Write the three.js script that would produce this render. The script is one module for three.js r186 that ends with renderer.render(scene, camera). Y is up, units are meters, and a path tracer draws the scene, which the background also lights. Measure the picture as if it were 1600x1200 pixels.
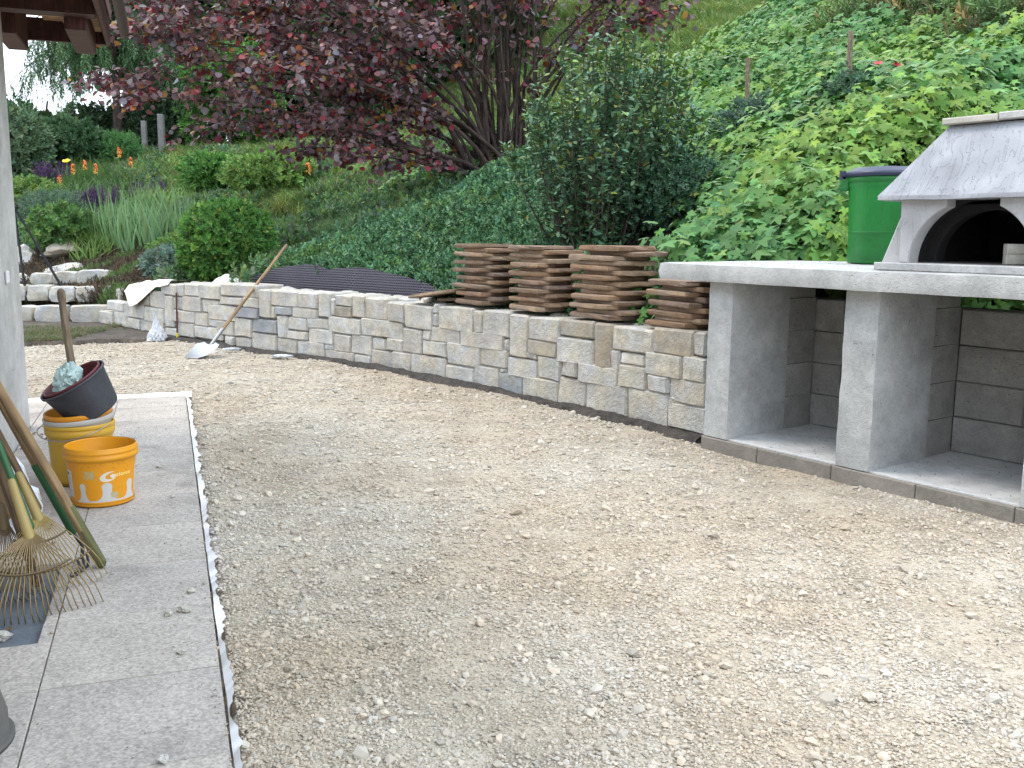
import * as THREE from 'three';
import { mergeGeometries, toCreasedNormals } from 'three/addons/utils/BufferGeometryUtils.js';
import { ImprovedNoise } from 'three/addons/math/ImprovedNoise.js';

// ---------- camera, sky, sun, exposure ----------
const scene = new THREE.Scene();
const R = Math.PI / 180, V = (x, y, z) => new THREE.Vector3(x, y, z);
const camera = new THREE.PerspectiveCamera(44.15, 4 / 3, 0.05, 400);
camera.position.set(0, 1.4, 0);
camera.rotation.set(-9.0 * R, 0, 0.55 * R, 'YXZ');
scene.add(camera);

const sunDir = V(-0.5, 0.8, -0.3).normalize();
{
  const w = 256, h = 128, data = new Float32Array(w * h * 4);
  for (let j = 0; j < h; j++) for (let i = 0; i < w; i++) {
    const el = (j + 0.5) / h * Math.PI - Math.PI / 2;
    const az = (i + 0.5) / w * Math.PI * 2;
    const d = V(Math.cos(el) * Math.cos(az), Math.sin(el), Math.cos(el) * Math.sin(az));
    const s = Math.max(0, d.dot(sunDir)), up = Math.max(0, Math.sin(el));
    const veil = 0.35 * s * s + 0.25 * s ** 8;                 // thin cloud, brighter towards the sun
    const k = (i + j * w) * 4, b = Math.sin(el) < 0 ? 0.5 : 1;
    data[k] = b * (1.10 - 0.20 * up + veil * 1.02);
    data[k + 1] = b * (1.20 - 0.12 * up + veil);
    data[k + 2] = b * (1.34 - 0.02 * up + veil * 0.92);
    data[k + 3] = 1;
  }
  const sky = new THREE.DataTexture(data, w, h, THREE.RGBAFormat, THREE.FloatType);
  sky.mapping = THREE.EquirectangularReflectionMapping; sky.magFilter = THREE.LinearFilter; sky.needsUpdate = true;
  scene.background = sky; scene.environment = sky;
}
const sun = new THREE.DirectionalLight(0xfff0dc, 1.1);
sun.position.copy(sunDir).multiplyScalar(60); sun.target.position.set(-1, 0, -9);
sun.castShadow = true; sun.shadow.radius = 36;
sun.shadow.mapSize.set(4096, 4096);
Object.assign(sun.shadow.camera, { left: -25, right: 25, top: 25, bottom: -25, near: 1, far: 130 });
scene.add(sun, sun.target);
const renderer = new THREE.WebGLRenderer({ antialias: true });
renderer.setSize(1024, 768);
renderer.shadowMap.enabled = true;
renderer.toneMapping = THREE.LinearToneMapping;
renderer.toneMappingExposure = 2.05;

// ---------- helpers ----------
function mulberry(a) { return () => { a |= 0; a = a + 0x6D2B79F5 | 0; let t = Math.imul(a ^ a >>> 15, 1 | a); t = t + Math.imul(t ^ t >>> 7, 61 | t) ^ t; return ((t ^ t >>> 14) >>> 0) / 4294967296; }; }
let rnd = mulberry(7);
const seed = (n) => { rnd = mulberry(n); };
const rr = (a, b) => a + (b - a) * rnd();
const pick = (l) => l[Math.floor(rnd() * l.length)];
const clamp = (x, a = 0, b = 1) => Math.min(b, Math.max(a, x));
const lerp = (a, b, t) => a + (b - a) * t;
const sstep = (a, b, x) => { const t = clamp((x - a) / (b - a)); return t * t * (3 - 2 * t); };
const PN = new ImprovedNoise();
const nz = (x, y = 0, z = 0) => PN.noise(x + 31.7, y + 11.3, z + 5.1);
const fbm = (x, y, z = 0) => nz(x, y, z) + 0.5 * nz(2.1 * x, 2.1 * y, 2.1 * z + 3) + 0.25 * nz(4.3 * x, 4.3 * y, 4.3 * z + 9);
const used = {};
const numbered = (n) => { const k = used[n] = (used[n] ?? -1) + 1; return k ? n + '_' + String(k).padStart(3, '0') : n; };
const shadow = (o) => { o.castShadow = true; o.receiveShadow = true; return o; };
function tag(o, label, category, group, kind) {
  o.name = numbered(o.name);
  Object.assign(o.userData, { label, category });
  if (group) o.userData.group = group;
  if (kind) o.userData.kind = kind;
  scene.add(o); return o;
}
function grp(name, x = 0, y = 0, z = 0, turn = 0) { const g = new THREE.Group(); g.name = name; g.position.set(x, y, z); g.rotation.y = turn; return g; }
function part(name, geo, mat, parent) { const m = shadow(new THREE.Mesh(geo, mat)); m.name = name; if (parent) parent.add(m); return m; }
function structure(o, label, category) { o.userData.kind = 'structure'; o.userData.label = label; o.userData.category = category; o.name = numbered(o.name); scene.add(o); return o; }

// textures: tileable value noise
function lattice(n, s) { const r = mulberry(s), a = new Float32Array(n * n); for (let i = 0; i < n * n; i++) a[i] = r(); return a; }
function vnoise(n, s) {
  const a = lattice(n, s);
  return (u, v) => {
    const x = u * n, y = v * n, i = Math.floor(x), j = Math.floor(y); let fx = x - i, fy = y - j; fx = fx * fx * (3 - 2 * fx); fy = fy * fy * (3 - 2 * fy);
    const g = (p, q) => a[((q % n + n) % n) * n + (p % n + n) % n];
    return lerp(lerp(g(i, j), g(i + 1, j), fx), lerp(g(i, j + 1), g(i + 1, j + 1), fx), fy);
  };
}
function tex(n, fn, srgb = true) {
  const d = new Uint8Array(n * n * 4);
  for (let j = 0; j < n; j++) for (let i = 0; i < n; i++) { const c = fn(i / n, j / n, i, j), k = (i + j * n) * 4; const a = Array.isArray(c) ? c : [c, c, c]; for (let q = 0; q < 3; q++) d[k + q] = clamp(a[q]) * 255; d[k + 3] = 255; }
  const t = new THREE.DataTexture(d, n, n); t.wrapS = t.wrapT = THREE.RepeatWrapping; t.magFilter = THREE.LinearFilter; t.minFilter = THREE.LinearMipmapLinearFilter; t.generateMipmaps = true;
  if (srgb) t.colorSpace = THREE.SRGBColorSpace; t.needsUpdate = true; return t;
}
const oct = (ns, s) => { const f = ns.map(([n], i) => vnoise(n, s + i * 17)), tot = ns.reduce((q, e) => q + e[1], 0); return (u, v) => f.reduce((q, g, i) => q + g(u, v) * ns[i][1], 0) / tot; };
const T = {};
{
  const g1 = oct([[5, 1], [11, .8], [40, .8], [100, 1.2], [230, 1.4]], 3), g2 = vnoise(128, 91);
  T.grit = tex(512, (u, v) => { const q = g1(u, v); const k = 0.93 + (q - 0.5) * 0.75 + (g2(u, v) > .86 ? .1 : 0); return [k, k * .985, k * .955]; });
  T.gritB = tex(512, (u, v) => g1(u, v) * .7 + g2(u, v) * .3, false);
  const c1 = oct([[3, 1.3], [7, 1.2], [19, .8], [60, .6], [200, .9]], 21), c2 = vnoise(90, 44);
  T.conc = tex(512, (u, v) => { const k = .9 + (c1(u, v) - .5) * .46 - (c2(u, v) > .93 ? .10 : 0); return [k, k, k * .99]; });
  T.concB = tex(512, (u, v) => c1(u, v) - (c2(u, v) > .93 ? .3 : 0), false);
  const q1 = oct([[3, 1], [7, 1], [15, .8], [200, .25]], 131), q2 = vnoise(9, 140), q3 = vnoise(48, 141), q4 = vnoise(160, 142);
  const trowel = (u, v) => { const a = q2(u, v) * .5, w = q3(u + .18 * Math.sin(v * 6.283) * .2, v * .25), ridge = Math.abs(w - .5) < .035 ? 1 : 0; return q1(u, v) * .6 + a + ridge * .16 * (q4(u, v) > .4 ? 1 : 0); };
  T.plaster = tex(512, (u, v) => { const k = .92 + (q1(u, v) - .5) * .34 - (trowel(u, v) - .55) * .22; return [k, k, k * 1.005]; });
  T.plasterB = tex(512, (u, v) => clamp(trowel(u, v) * .8), false);
  const s1 = oct([[4, 1], [9, 1], [25, .8], [70, .7], [180, .6]], 61), s2 = oct([[3, 1], [6, .8]], 77);
  T.stone = tex(512, (u, v) => { const k = .86 + (s1(u, v) - .5) * .42, w = s2(u, v) - .5; return [k * (1 + w * .10), k * (1 + w * .04), k * (1 - w * .08)]; });
  T.stoneB = tex(512, (u, v) => s1(u, v), false);
  const p1 = oct([[4, .9], [9, .6], [130, 1], [256, 1.2]], 15), p2 = oct([[3, 1], [8, .8], [20, .4]], 37);
  T.paver = tex(1024, (u, v) => { const k = .86 + (p1(u, v) - .5) * .5 - Math.max(0, p2(u, v) - .60) * .5; return [k, k * .985, k * .97]; });
  T.paverB = tex(512, (u, v) => p1(u, v), false);
  const wv = (n, m, s) => { const a = vnoise(n, s); return (u, v) => a(u, v * m / n); };
  const w1 = vnoise(64, 8), w2 = vnoise(16, 9), w3 = vnoise(128, 10);
  T.wood = tex(512, (u, v) => { const k = .8 + (w1(u, v * .0625) - .5) * .35 + (w3(u, v * .0625) - .5) * .25 + (w2(u, v) - .5) * .2; return [k, k * .97, k * .92]; });
  T.woodB = tex(256, (u, v) => w1(u, v * .0625) * .6 + w3(u, v * .125) * .4, false);
  const d1 = oct([[6, 1], [20, 1], [60, 1], [128, 1]], 101);
  T.soil = tex(256, (u, v) => .75 + (d1(u, v) - .5) * .9);
  T.soilB = tex(256, (u, v) => d1(u, v), false);
}
function M(r, g, b, o = {}) {
  const { t, rep, bump, ...rest } = o;
  const m = new THREE.MeshStandardMaterial({ roughness: .9, metalness: 0, ...rest });
  m.color.setRGB(r, g, b);
  if (t) { m.map = T[t]; if (T[t + 'B']) { m.bumpMap = T[t + 'B']; m.bumpScale = bump ?? .004; } }
  return m;
}
const P = (r, g, b, o = {}) => { const m = new THREE.MeshPhysicalMaterial({ roughness: .85, side: THREE.DoubleSide, ...o }); m.color.setRGB(r, g, b); return m; };
// box-projected uv, in metres / size
function uvBox(geo, size = 1, off = rnd() * 7) {
  let g = geo.index ? geo.toNonIndexed() : geo; if (!geo.attributes.normal) g.computeVertexNormals();
  const p = g.attributes.position, n = g.attributes.normal, uv = new Float32Array(p.count * 2);
  for (let i = 0; i < p.count; i += 3) {
    let nx = 0, ny = 0, nzz = 0; for (let k = 0; k < 3; k++) { nx += Math.abs(n.getX(i + k)); ny += Math.abs(n.getY(i + k)); nzz += Math.abs(n.getZ(i + k)); }
    for (let k = 0; k < 3; k++) {
      const x = p.getX(i + k), y = p.getY(i + k), z = p.getZ(i + k); let a, b;
      if (ny >= nx && ny >= nzz) { a = x; b = z; } else if (nx >= nzz) { a = z; b = y; } else { a = x; b = y; }
      uv[(i + k) * 2] = a / size + off; uv[(i + k) * 2 + 1] = b / size + off * .37;
    }
  }
  g.setAttribute('uv', new THREE.BufferAttribute(uv, 2)); return g;
}
function geoFrom(pos, idx) { const g = new THREE.BufferGeometry(); g.setAttribute('position', new THREE.Float32BufferAttribute(pos, 3)); g.setIndex(idx); g.computeVertexNormals(); return g; }
// box with chamfered edges
function box(x0, x1, y0, y1, z0, z1, c = .006, size = 1) {
  const s = new THREE.Shape(); const w = x1 - x0 - 2 * c, h = y1 - y0 - 2 * c;
  s.moveTo(0, 0); s.lineTo(w, 0); s.lineTo(w, h); s.lineTo(0, h); s.closePath();
  const g = new THREE.ExtrudeGeometry(s, { depth: z1 - z0 - 2 * c, bevelEnabled: true, bevelThickness: c, bevelSize: c, bevelSegments: 1 });
  g.translate(x0 + c, y0 + c, z0 + c); return uvBox(g, size);
}
function wobble(g, amp, freq, s = 0) {                                  // moves vertices by a smooth noise of position
  const p = g.attributes.position;
  for (let i = 0; i < p.count; i++) { const x = p.getX(i), y = p.getY(i), z = p.getZ(i); p.setXYZ(i, x + amp * nz(x * freq + s, y * freq, z * freq), y + amp * nz(x * freq, y * freq + 7 + s, z * freq), z + amp * nz(x * freq, y * freq, z * freq + 13 + s)); }
  g.computeVertexNormals(); return g;
}
function rod(p, q, r0, r1 = r0, seg = 8, bend = 0, n = 1) {
  const a = V(...p), b = V(...q), c = new THREE.CatmullRomCurve3([a, a.clone().lerp(b, .33).add(V(bend, 0, bend * .6)), a.clone().lerp(b, .67).add(V(-bend * .6, 0, bend)), b]);
  const g = new THREE.TubeGeometry(bend ? c : new THREE.LineCurve3(a, b), n, 1, seg, false), pos = g.attributes.position, L = a.distanceTo(b);
  const v = V(), ctr = V();
  for (let i = 0; i <= n; i++) { const cc = bend ? c.getPointAt(i / n) : a.clone().lerp(b, i / n), r = lerp(r0, r1, i / n); for (let k = 0; k <= seg; k++) { const q2 = i * (seg + 1) + k; v.fromBufferAttribute(pos, q2).sub(cc).setLength(r).add(cc); pos.setXYZ(q2, v.x, v.y, v.z); } }
  const cap = (at, r, d) => { const e = new THREE.SphereGeometry(r, seg, 4); e.scale(1, 1, 1); e.translate(at.x, at.y, at.z); return e; };
  const uv = g.attributes.uv; for (let i = 0; i < uv.count; i++) uv.setXY(i, uv.getY(i) * .12, uv.getX(i) * L);
  return mergeGeometries([g, cap(a, r0 * .999), cap(b, r1 * .999)]);
}
function tube(pts, r, seg = 5, n = 8) { return new THREE.TubeGeometry(new THREE.CatmullRomCurve3(pts.map((p) => p.isVector3 ? p : V(...p))), n, r, seg, false); }
function taper(pts, r0, r1, seg = 6, n = 8) {                             // a limb: tube with shrinking radius
  const c = new THREE.CatmullRomCurve3(pts), g = new THREE.TubeGeometry(c, n, 1, seg, false), p = g.attributes.position, v = V();
  for (let i = 0; i <= n; i++) { const cc = c.getPointAt(i / n), r = lerp(r0, r1, Math.pow(i / n, .8)); for (let k = 0; k <= seg; k++) { const q = i * (seg + 1) + k; v.fromBufferAttribute(p, q).sub(cc).setLength(r).add(cc); p.setXYZ(q, v.x, v.y, v.z); } }
  return g;
}
function rock(r, sx, sy, sz, s, detail = 2, rough = .28, flat = true) {
  const g = new THREE.IcosahedronGeometry(1, detail), p = g.attributes.position;
  for (let i = 0; i < p.count; i++) { const x = p.getX(i), y = p.getY(i), z = p.getZ(i); const k = r * (1 + rough * 1.6 * nz(x * 1.1 + s, y * 1.1 + s * 2, z * 1.1) + rough * .6 * nz(x * 3 + s, y * 3, z * 3)); p.setXYZ(i, x * k * sx, y * k * sy, z * k * sz); }
  g.computeVertexNormals(); return uvBox(flat ? g : toCreasedNormals(g, .9), .5);
}
// instanced foliage / gravel
const _m = new THREE.Matrix4(), _x = V(), _y = V(), _z = V();
function leafMatrix(pos, dir, nrm, s, sw = s) {
  _y.copy(dir).normalize(); _x.crossVectors(_y, nrm); if (_x.lengthSq() < 1e-6) _x.set(1, 0, 0); _x.normalize(); _z.crossVectors(_x, _y);
  return new THREE.Matrix4().makeBasis(_x.clone().multiplyScalar(sw), _y.clone().multiplyScalar(s), _z.clone().multiplyScalar(s)).setPosition(pos);
}
function inst(name, geo, mat, list, parent) {
  const m = new THREE.InstancedMesh(geo, mat, list.length), c = new THREE.Color(); m.name = name; shadow(m);
  list.forEach(([mm, col], i) => { m.setMatrixAt(i, mm); if (col) m.setColorAt(i, c.setRGB(...col)); });
  m.userData.kind = 'stuff'; if (parent) parent.add(m); return m;
}
const vary = (c, a, b = a * .6) => { const k = 1 + rr(-a, a); return [c[0] * k * (1 + rr(-b, b)), c[1] * k, c[2] * k * (1 + rr(-b, b))]; };
// leaf shapes: length 1 along +y, face +z
function leafGeo(half, fold = .08, bow = .12) {     // half: [[y, width], ...]
  const pos = [0, 0, 0], idx = []; const n = half.length;
  half.forEach(([y, w]) => { const z = -bow * y * y; pos.push(0, y, z, -w, y, z + fold * w * 2, w, y, z + fold * w * 2); });
  pos.push(0, 1, -bow);
  const C = (i) => i < 0 ? 0 : i >= n ? 1 + 3 * n : 1 + 3 * i, L = (i) => i < 0 ? 0 : i >= n ? 1 + 3 * n : 2 + 3 * i, Q = (i) => i < 0 ? 0 : i >= n ? 1 + 3 * n : 3 + 3 * i;
  for (let i = -1; i < n; i++) {
    if (i < 0) idx.push(0, C(0), L(0), 0, Q(0), C(0)); else if (i === n - 1) idx.push(C(i), C(n), L(i), C(i), Q(i), C(n));
    else idx.push(C(i), C(i + 1), L(i + 1), C(i), L(i + 1), L(i), C(i), Q(i), Q(i + 1), C(i), Q(i + 1), C(i + 1));
  }
  return geoFrom(pos, idx);
}
const LEAF = {
  ovate: leafGeo([[.2, .2], [.5, .27], [.8, .14]]),
  round: leafGeo([[.12, .27], [.4, .45], [.72, .38], [.92, .16]], .10, .18),
  slim: leafGeo([[.3, .11], [.65, .1]]),
};
LEAF.palm = (() => {                                       // five-lobed leaf
  const pos = [0, .12, .03], idx = []; const lobes = [-2.1, -1.05, 0, 1.05, 2.1], len = [.52, .74, .88, .74, .52]; const ring = [];
  lobes.forEach((a, i) => {
    const put = (ang, r) => { const x = Math.sin(ang) * r, y = .12 + Math.cos(ang) * r; ring.push([x, y, -.22 * r * r + .04 * Math.sin(ang * 3)]); };
    put(a - .42, len[i] * .56); put(a - .2, len[i] * .80); put(a, len[i]); put(a + .2, len[i] * .80); put(a + .42, len[i] * .56);
  });
  ring.forEach((q) => pos.push(...q)); for (let i = 1; i < ring.length; i++) idx.push(0, i + 1, i);
  return geoFrom(pos, idx);
})();
function sprigGeo(leaf, n, len, ls, spread = .9) {            // a short shoot set with leaves, length len along y
  const gs = []; const r = mulberry(n * 31 + 5);
  for (let i = 0; i < n; i++) {
    const t = (i + .5) / n, a = i * 2.4, g = leaf.clone(), tilt = lerp(spread * 1.25, .25, t); const k = ls * (.75 + .5 * r());
    g.rotateY(r() - .5); g.scale(k, k, k); g.rotateX(-tilt); g.rotateY(a); g.translate(0, t * len, 0); gs.push(g);
  }
  return mergeGeometries(gs);
}
function bladeGeo(w, bend, n = 5) { const pos = [], idx = []; for (let i = 0; i <= n; i++) { const t = i / n, ww = w * (1 - t * t * .95), z = bend * t * t; pos.push(-ww, t * (1 - bend * .25 * t), z, ww, t * (1 - bend * .25 * t), z); if (i < n) idx.push(2 * i, 2 * i + 1, 2 * i + 3, 2 * i, 2 * i + 3, 2 * i + 2); } return geoFrom(pos, idx); }
function tuftGeo(n, w, bend, spread) { const gs = [], r = mulberry(n * 7 + 3); for (let i = 0; i < n; i++) { const g = bladeGeo(w * (.7 + .6 * r()), bend * (.3 + r())); const s = .6 + .5 * r(); g.scale(s, s, s); g.rotateX(spread * (r() - .2)); g.rotateY(r() * 6.28); g.translate((r() - .5) * .25, 0, (r() - .5) * .25); gs.push(g); } return mergeGeometries(gs); }
LEAF.sprig = sprigGeo(LEAF.ovate, 8, .7, .5);
LEAF.fine = sprigGeo(LEAF.slim, 12, .9, .35, .7);
LEAF.cluster = sprigGeo(LEAF.round, 7, .8, .6, 1.1);
LEAF.tuft = tuftGeo(9, .022, .5, .5);
// a hand-sized patch of several shoots, each with its own tone
function patchGeo(base, n, rad, o) {
  const gs = [], r = mulberry(o.seed ?? n * 13 + 1), R2 = (a, b) => a + (b - a) * r();
  for (let i = 0; i < n; i++) {
    const g = base.clone(), s = R2(...o.s), a = r() * 6.283, q = Math.sqrt(r()) * rad; g.scale(s * (o.sw ?? 1), s, s);
    if (o.flat) { g.rotateX(-1.5708 + R2(-.75, .35)); g.rotateZ(R2(-.4, .4)); g.rotateY(R2(-2.2, 2.2)); } else { g.rotateX(R2(-o.tilt, o.tilt)); g.rotateZ(R2(-o.tilt, o.tilt)); g.rotateY(r() * 6.283); }
    g.translate(Math.cos(a) * q, R2(0, o.h), Math.sin(a) * q);
    const k = R2(.72, 1.3), hu = R2(-.16, .16), c = []; for (let v = 0; v < g.attributes.position.count; v++) c.push(k * (1 + hu), k, k * (1 - hu)); g.setAttribute('color', new THREE.Float32BufferAttribute(c, 3)); gs.push(g);
  }
  return mergeGeometries(gs);
}
const leafMat = (o = {}) => P(1, 1, 1, { roughness: .72, transmission: .32, thickness: 0, specularIntensity: .55, ...o });
const MAT = {
  leaf: leafMat(), leafGloss: leafMat({ roughness: .48, transmission: .22 }), leafThin: leafMat({ transmission: .45, roughness: .7 }),
  patch: leafMat({ vertexColors: true }), patchGloss: leafMat({ vertexColors: true, roughness: .5, transmission: .22 }), patchThin: leafMat({ vertexColors: true, transmission: .42, roughness: .7 }),
  needle: leafMat({ roughness: .8, transmission: .15 }),
  bark: M(.075, .055, .048, { t: 'wood', bump: .01 }), barkGrey: M(.13, .11, .095, { t: 'wood', bump: .01 }),
};

// ---------- places ----------
const E_ = V(.342, 0, .94), W_ = V(-.94, 0, .342), C0 = V(-2.787, 0, -7.969);     // terrace: e along its edge, w towards the house
const ew = (e, w, y = 0) => V(C0.x + E_.x * e + W_.x * w, y, C0.z + E_.z * e + W_.z * w);
const toEW = (x, z) => [(x - C0.x) * E_.x + (z - C0.z) * E_.z, (x - C0.x) * W_.x + (z - C0.z) * W_.z];
const P0 = V(1.281, 0, -6.223), turnK = -0.9273;                                     // kitchen: s along its front, n inwards
const sn = (s, n, y = 0) => V(P0.x + .6 * s + .8 * n, y, P0.z + .8 * s - .6 * n);
const toSN = (x, z) => [(x - P0.x) * .6 + (z - P0.z) * .8, (x - P0.x) * .8 - (z - P0.z) * .6];
// hill: a runs along the garden wall, d is how far behind its line
const AX = [-.68, -.7332], BX = [.7332, -.68];
const TA = [-30, -4, 2.6, 3.5, 3.86, 4.5, 6.07, 8.12, 9.2, 12.1, 14.6, 16.2, 20, 30, 60];
const TB = [6.6, 6.5, 6.5, 6.4, 5.43, 5.49, 5.64, 5.71, 5.60, 5.18, 5.15, 4.6, 2.2, -6, -30];
const TH = [.9, .9, .9, .8, .60, .60, .60, .60, .60, .55, .25, .12, .05, .05, .05];
const TS = [.50, .50, .50, .50, .50, .50, .50, .48, .46, .38, .34, .33, .33, .33, .33];
const TK = [1, 1, 1, 1, 1, 1, 1, 1, .9, .6, .3, .15, .1, .1, .1];
function tab(t, Y) { if (t <= TA[0]) return Y[0]; for (let i = 1; i < TA.length; i++) if (t <= TA[i]) return lerp(Y[i - 1], Y[i], (t - TA[i - 1]) / (TA[i] - TA[i - 1])); return Y[Y.length - 1]; }
const toAD = (x, z) => { const a = x * AX[0] + z * AX[1]; return [a, x * BX[0] + z * BX[1] - tab(a, TB) - .22]; };
const fromAD = (a, d) => { const b = d + tab(a, TB) + .22; return [a * AX[0] + b * BX[0], a * AX[1] + b * BX[1]]; };
function hillAD(a, d) {
  if (d < 0) return -.06;
  const dd = d < 9 ? d : 9 + (d - 9) * tab(a - .8 * (d - 5), TK);
  return tab(a, TH) * Math.min(1, d / .12) + tab(a, TS) * dd + .10 * Math.sin(a * 1.3 + d * .7) * Math.min(1, d / 2) + .12 * Math.sin(a * .5 - d * .9 + 1) * Math.min(1, d / 3);
}
const hillY = (x, z) => hillAD(...toAD(x, z));
const inView = (x, z, m = 1.25) => z < -1 && Math.abs(x) < -z * .555 * m + 1.2;
const WP = [[1.36, -6.40], [1.31, -6.49], [.95, -7.03], [.5, -7.63], [0, -8.28], [-.62, -9.0], [-1.34, -9.81], [-2.16, -10.55], [-2.86, -11.08], [-3.6, -11.68], [-4.45, -12.42], [-5.3, -13.25], [-6.2, -14.2]];
const WS = [0]; for (let i = 1; i < WP.length; i++) WS.push(WS[i - 1] + Math.hypot(WP[i][0] - WP[i - 1][0], WP[i][1] - WP[i - 1][1]));
function wallAt(s) {                                              // point on the wall's face, tangent, normal into the hill
  let i = 1; while (i < WP.length - 1 && WS[i] < s) i++;
  const t = (s - WS[i - 1]) / (WS[i] - WS[i - 1]), p = WP[i - 1], q = WP[i], L = WS[i] - WS[i - 1], tx = (q[0] - p[0]) / L, tz = (q[1] - p[1]) / L;
  return { x: lerp(p[0], q[0], t), z: lerp(p[1], q[1], t), tx, tz, nx: -tz, nz: tx };
}
const wallP = (s, n, y) => { const w = wallAt(s); return V(w.x + w.nx * n, y, w.z + w.nz * n); };

// ---------- ground, hill, gravel, lawn, terrace ----------
{
  const g = new THREE.PlaneGeometry(320, 320, 1, 1); g.rotateX(-Math.PI / 2); g.translate(0, -.14, -40);
  const uv = g.attributes.uv; for (let i = 0; i < uv.count; i++) uv.setXY(i, uv.getX(i) * 160, uv.getY(i) * 160);
  structure(part('ground', g, M(.10, .085, .06, { t: 'soil' })), 'bare earth lying under the garden and the yard', 'ground');
}
{
  const as = [], ds = []; for (let a = -14; a < 50;) { as.push(a); a += a < 0 || a > 22 ? .7 : .22; } for (let d = -.02; d < 62;) { ds.push(d); d += d < .2 ? .04 : d < 3 ? .2 : d < 12 ? .4 : 2; }
  const pos = [], idx = [], uv = [], col = [], n = ds.length;
  as.forEach((a, i) => ds.forEach((d, j) => {
    const [x, z] = fromAD(a, d); pos.push(x, hillAD(a, d), z); uv.push(x / 2, z / 2); { const q = 1 + .4 * nz(x * .9, z * .9, 4); col.push(.095 * q, .105 * q, .045 * q); }
    if (i && j) { const q = i * n + j; idx.push(q - n - 1, q - n, q, q - n - 1, q, q - 1); }
  }));
  const g = geoFrom(pos, idx); g.setAttribute('uv', new THREE.Float32BufferAttribute(uv, 2));
  g.setAttribute('color', new THREE.Float32BufferAttribute(col, 3)); const nn = g.attributes.normal; let up = 0; for (let i = 0; i < nn.count; i += 97) up += nn.getY(i); if (up < 0) { idx.reverse(); g.setIndex(idx); g.computeVertexNormals(); }
  structure(part('hillside', g, M(1, 1, 1, { t: 'soil', bump: .02, side: THREE.DoubleSide, vertexColors: true })), 'dark soil of the steep planted hillside behind the wall', 'hillside');
}
const lawnLine = (x) => -11.47 - (x + 5.9) * .47;
const inLawn = (x, z) => x < -4.25 && z < lawnLine(x) + .05 * Math.sin(x * 9) + .04 * Math.sin(x * 23);
const inTerrace = (x, z) => { const [e, w] = toEW(x, z); return w > 0 && e > 0 && w < (e < 1.03 ? 4 : 9) ? Math.min(w, e) : 0; };
const gravelY = (x, z) => .018 * fbm(x * .7, z * .7, 2) + .012 * nz(x * 2.6, z * 2.6, 5) + .009 * nz(x * 6.5, z * 6.5, 9) + .006 * Math.exp(-((toEW(x, z)[1] + .16) ** 2) / .02) - .006;
const tanness = (x, z) => clamp(.58 + .42 * fbm(x * .45 + 3, z * .45, 1) + .3 * nz(x * 2.3, z * 2.3, 4) + .3 * nz(x * .9 + 4, z * .9, 6));
const gravelTone = (x, z) => { const t = tanness(x, z); return [lerp(.51, .42, t), lerp(.475, .352, t), lerp(.418, .268, t)]; };
{
  const x0 = -11, x1 = 8, z0 = -13.6, z1 = 3, st = .065, nx = Math.round((x1 - x0) / st), nzc = Math.round((z1 - z0) / st), pos = [], idx = [], uv = [], col = [];
  const hidden = (x, z) => (() => { const [e, w] = toEW(x, z); return w > -.012 && e > -.012 && e < 9; })() || inLawn(x, z + .06) || toAD(x, z)[1] > .05 || (() => { const [s, n] = toSN(x, z); return s > .05 && n > .1; })();
  const hid = [];
  for (let j = 0; j <= nzc; j++) for (let i = 0; i <= nx; i++) {
    const x = x0 + i * st, z = z0 + j * st, h = hidden(x, z); hid.push(h); pos.push(x, h ? -.09 : gravelY(x, z), z); uv.push(x / .9, z / .9);
    const c = gravelTone(x, z), k = .93 + .12 * nz(x * 4, z * 4, 8); col.push(c[0] * k, c[1] * k, c[2] * k);
    if (i && j) { const q = j * (nx + 1) + i, p = q - nx - 1; if (!(hid[q] && hid[p] && hid[q - 1] && hid[p - 1])) idx.push(p - 1, q - 1, q, p - 1, q, p); }
  }
  const g = geoFrom(pos, idx); g.setAttribute('uv', new THREE.Float32BufferAttribute(uv, 2)); g.setAttribute('color', new THREE.Float32BufferAttribute(col, 3));
  structure(part('gravel_yard', g, M(1, 1, 1, { t: 'grit', bump: .018, vertexColors: true, roughness: .97 })), 'sandy crushed limestone bed filling the yard', 'gravel');
}
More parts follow.
